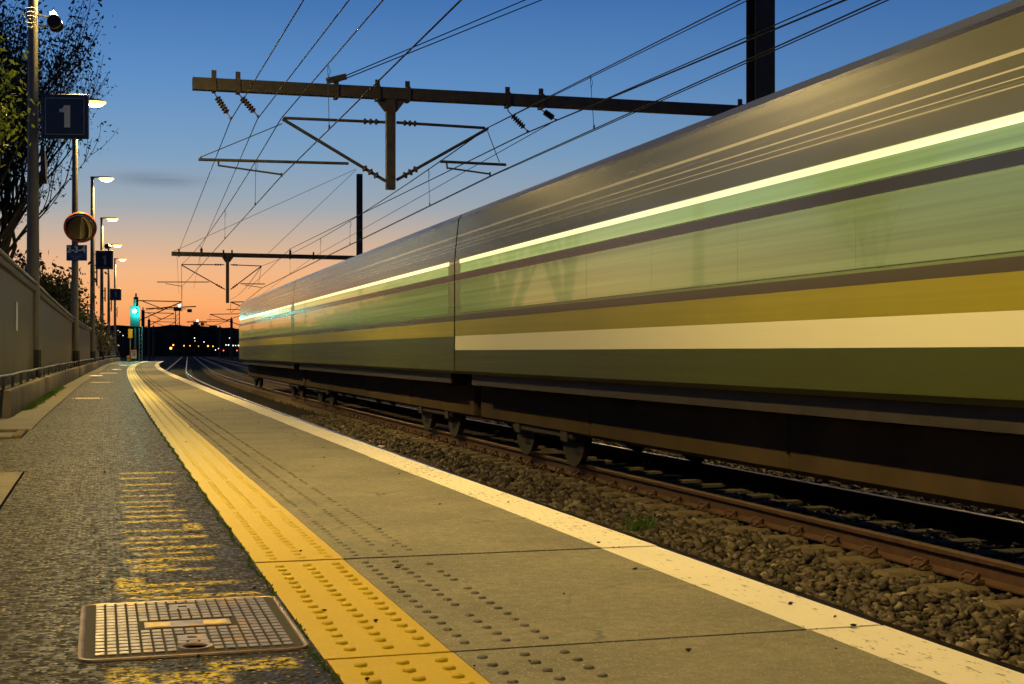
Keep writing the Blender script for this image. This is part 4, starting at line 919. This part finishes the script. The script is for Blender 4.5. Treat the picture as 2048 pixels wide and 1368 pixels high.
# distant street lights
def far_light(x, y, Y, mat, rad, label, grp):
    p = PIX(x, y, Y); T = thing('street_lamp', label, 'street lamp', Vector((p.x, Y, -1.1)), grp); z = p.z+1.1; rr = rad*Y/F
    m_ = MB(); m_.lathe([(.001, -rr), (rr*.7, -rr*.7), (rr, 0), (rr*.7, rr*.7), (.001, rr)], 12, Matrix.Translation((0, 0, z))); m_.build('lamp_globe', M[mat], T, True)
    m_ = MB(); m_.tube([(0, .3, 0), (0, .3, z)], .07, 6); m_.build('pole', M['dark_steel'], T)
far_light(341.5, 696.5, 300, 'lens_o', 2.6, 'brightest orange light low over the rails', 'far city lights')
for i, (x, y, lb) in enumerate(((346.5, 690, 'orange light just above the brightest one'), (368, 691.5, 'first orange light right of the brightest'), (380, 691.5, 'second orange light right of the brightest'), (397, 692.5, 'faint orange light in mid row'), (416, 692, 'strong orange light near the right end of the row'), (426, 692.5, 'last orange light of the row'))): far_light(x, y, 420, 'lens_o', (1.6, 1.2, .9, .8, 1.7, 1.1)[i], lb, 'far city lights')
rr = random.Random(4)
for i, (x, y) in enumerate(((236, 661), (240, 664), (246, 671), (263, 671), (283, 670), (297, 674), (390, 682), (389, 676), (408, 684), (452, 690), (457, 690), (466, 691), (471, 691), (477, 691), (483, 691), (491, 691), (496, 692), (487, 683), (459, 676), (431, 700), (437, 697), (498, 697))):
    far_light(x, y, 480+rr.uniform(-20, 20), 'lens_w', rr.uniform(.55, 1.0)*(1.5 if 450 < x < 480 and y > 688 else 1), 'tiny white light %s in the dark city' % ['left of the green signal', 'beneath the skyline', 'in the bright cluster by the train tail'][0 if x < 300 else (1 if x < 450 else 2)], ['white lights left', 'white lights middle', 'white lights cluster'][0 if x < 300 else (1 if x < 450 else 2)])
for x in (447, 474): far_light(x, 701, 470, 'lens_r', 1.2, 'tiny red tail light below the white cluster', 'red lights')

# ---------------------------------------------------------------- trees and plants
def leafcloud(centers, n, size, spread, name, mat, parent, droop=0.0, asp=.45):
    C = np.asarray(centers); k = rng.integers(0, len(C), n); c = C[k]+rng.normal(0, 1, (n, 3))*spread
    u = rng.normal(0, 1, (n, 3)); u[:, 2] -= droop; u /= np.linalg.norm(u, axis=1)[:, None]; w_ = np.cross(u, rng.normal(0, 1, (n, 3))); w_ /= np.linalg.norm(w_, axis=1)[:, None]
    L = (size*rng.uniform(.5, 1.3, n))[:, None]; V = np.stack([c, c+u*L*.5+w_*L*asp*.5, c+u*L, c+u*L*.5-w_*L*asp*.5], 1).reshape(-1, 3)
    return bulk(name, V, np.arange(n*4).reshape(-1, 4), mat, parent)
def leafmat(name, a, b_):
    t = NT(name); g = t.n('ShaderNodeNewGeometry'); t.set(Base_Color=t.ramp(g.outputs['Random Per Island'], [(0, a), (1, b_)]), Roughness=.5, Subsurface_Weight=0.0)
    tr = t.n('ShaderNodeBsdfTranslucent'); tr.inputs[0].default_value = (*b_, 1); mxs = t.n('ShaderNodeMixShader'); mxs.inputs[0].default_value = .3; out = t.t.nodes['Material Output']
    t.l(t.b.outputs[0], mxs.inputs[1]); t.l(tr.outputs[0], mxs.inputs[2]); t.l(mxs.outputs[0], out.inputs[0]); return t.m
M['leaf_dark'] = leafmat('dark wind-blown leaves', (.012, .016, .007), (.04, .048, .02)); M['leaf_green'] = leafmat('bright green leaves', (.08, .13, .010), (.24, .32, .03)); M['bark'] = simple('dark bark', (.022, .018, .012), .9, 0, .4, 12, .5)
M['leaf_brown'] = leafmat('brownish shrub leaves', (.035, .03, .012), (.09, .075, .03))
def grow(m_, tips, p, d, L, r, depth, rnd, up=.25, spread=.5, bend=Vector((0, 0, 0))):
    pts = [p]; n = 5; q = p.copy(); dd = d.copy()
    for i in range(n):
        dd = (dd+Vector((rnd.uniform(-.12, .12), rnd.uniform(-.12, .12), up*.14))+bend*.1).normalized(); q = q+dd*L/n; pts.append(q.copy())
        if depth <= 1: tips.append(tuple(q))
    m_.tube(pts, [r*(1-.45*i/n) for i in range(n+1)], 6 if r > .03 else 4, False)
    if depth == 0: return
    nb = 3 if depth > 1 else 4
    for i in range(nb):
        k = pts[-1] if i == 0 else pts[rnd.randint(2, n)]
        s_ = Vector((rnd.uniform(-1, 1), rnd.uniform(-1, 1), rnd.uniform(-.2, .8))).normalized(); nd = (dd*(1-spread)+s_*spread).normalized()
        grow(m_, tips, k, nd, L*rnd.uniform(.62, .85), r*.55, depth-1, rnd, up, spread, bend)
def tree(px, py, Y, h, label, leaves, mat, seed, size=.14, depth=4, lean=Vector((0, 0, 0)), spread=.42, r0=.2, zb=-.5, sp=.12, first=.32, nst=3, fan=(.45, .45)):
    rnd = random.Random(seed); p = PIX(px, py, Y); base = Vector((p.x, p.y, zb)); T = thing('tree', label, 'tree', Matrix.Identity(4), 'trees behind the platform wall')
    m_ = MB(); tips = []; m_.tube([base, base+Vector((.1, 0, h*first*.5))+lean*.2, base+Vector((.05, 0, h*first))+lean*.5], [r0, r0*.85, r0*.75], 8)
    st_ = base+Vector((.05, 0, h*first))+lean*.5
    for i in range(nst):
        a = 6.28*i/nst+rnd.uniform(-.4, .4); kf = rnd.uniform(*fan); d = Vector((math.cos(a)*kf, math.sin(a)*kf, 1)).normalized()+lean*.15; grow(m_, tips, st_, d.normalized(), h*.30, r0*.55, depth, rnd, .5, spread, lean*.5)
    m_.build('trunk', M['bark'], T, True); leafcloud(tips, leaves, size, sp, 'crown', mat, T); return T
tree(-55, 700, 47, 12.0, 'tall half bare tree with wind-blown leaves at the left edge', 15000, M['leaf_dark'], 3, .14, 4, Vector((.10, 0, .15)), .38, .22, nst=12, sp=.13, first=.12, fan=(.15, .75))
tree(-120, 700, 40, 12.0, 'dense dark tree cut by the left edge of the view', 14000, M['leaf_dark'], 8, .15, 4, Vector((.25, 0, .2)), .36, .24, nst=5, sp=.18, first=.2)
tree(-190, 700, 19.3, 4.4, 'bright green leafy tree lit by the lamp, left of the nearest post', 7000, M['leaf_green'], 12, .10, 3, Vector((.05, 0, 0)), .4, .08, nst=4, sp=.13, zb=-.2, first=.42)
for x, Y, h, lb, mt, sd in ((92, 62, 3.7, 'dark bush behind the wall between the first two posts', 'leaf_dark', 21), (122, 66, 3.4, 'dark bush left of the mirror post', 'leaf_dark', 22), (150, 74, 3.2, 'brownish shrub between the mirror post and the next', 'leaf_brown', 23), (172, 88, 3.0, 'brownish shrub behind the middle lamp posts', 'leaf_brown', 24), (184, 104, 3.0, 'small dark shrub at the far end of the wall', 'leaf_dark', 25), (60, 56, 4.4, 'tall dark bush behind the nearest post', 'leaf_dark', 26), (20, 50, 4.8, 'dark bush behind the wall at the left edge', 'leaf_dark', 27)):
    tree(x, 700, Y, h, lb, 9000, M[mt], sd, .22, 3, Vector((0, 0, 0)), .6, .12, nst=5, sp=.34, first=.15)
# grass at the foot of the kerb and weeds in the ballast
def grass(name, pts, n, h, label, mat, sx=.03, sy=.12):
    C = np.array(pts); k = rng.integers(0, len(C), n); c = C[k]+np.stack([rng.normal(0, sx, n), rng.normal(0, sy, n), np.zeros(n)], -1)
    a = rng.uniform(0, 6.28, n); hh = h*rng.uniform(.4, 1.2, n); lx, ly = rng.normal(0, .4, n)*hh, rng.normal(0, .4, n)*hh; w_ = .0035
    V = np.stack([c+np.stack([np.cos(a)*w_, np.sin(a)*w_, 0*a], -1), c-np.stack([np.cos(a)*w_, np.sin(a)*w_, 0*a], -1), c+np.stack([lx, ly, hh], -1)], 1).reshape(-1, 3)
    struct(bulk(name, V, np.arange(n*3).reshape(-1, 3), mat), label, 'stuff')
M['grass'] = leafmat('fresh grass', (.035, .085, .010), (.075, .15, .018))
grass('grass', [tuple(P(s, LW(s)+.02, 0)) for s in np.arange(18.2, 29, .25)], 5200, .06, 'tufts of grass along the foot of the kerb', M['grass'])
grass('moss', [tuple(P(s, .495+.008*math.sin(s*9), 0)) for s in np.arange(3.0, 26, .02)], 3500, .010, 'thin moss line beside the yellow strip', M['grass'], .004, .008)
wp = [tuple(P(11.3+dx, 4.55+dy, -.86)) for dx, dy in ((0, 0), (.2, .05), (.1, -.1))]; grass('weeds', wp, 420, .16, 'green weeds growing in the ballast', M['grass'])
m_ = MB()
for s, l, z in ((19.5, 1.5, .004),): m_.box(-.06, .06, -.06, .06, z-.003, z, frame(s, l, 0))
# scraps of paper on the ballast
V_, F_ = [], []
for i in range(60):
    s_i = 3.0+rr.random()**1.6*16; l_i = rr.uniform(.0, 1.95); c_ = P(s_i, l_i, .004); q_ = RV[i % 14]*rr.uniform(.004, .009); q_ = q_*np.array([1, 1, .5])+np.array(c_); F_.append(RF+12*i); V_.append(q_)
struct(bulk('debris', np.concatenate(V_), np.concatenate(F_), M['bark']), 'dark crumbs of grit and leaf litter on the platform', 'stuff')
V0 = P(21.5, 4.0, -.80); m_ = MB(); m_.add([V0, V0+Vector((.14, .02, .03)), V0+Vector((.19, .14, .05)), V0+Vector((.05, .16, .0)), V0+Vector((.1, .08, .07))], [(0, 1, 4), (1, 2, 4), (2, 3, 4), (3, 0, 4)]); tag(m_.build('paper_scrap', M['white_metal']), 'crumpled white paper scrap lying on the ballast', 'litter')
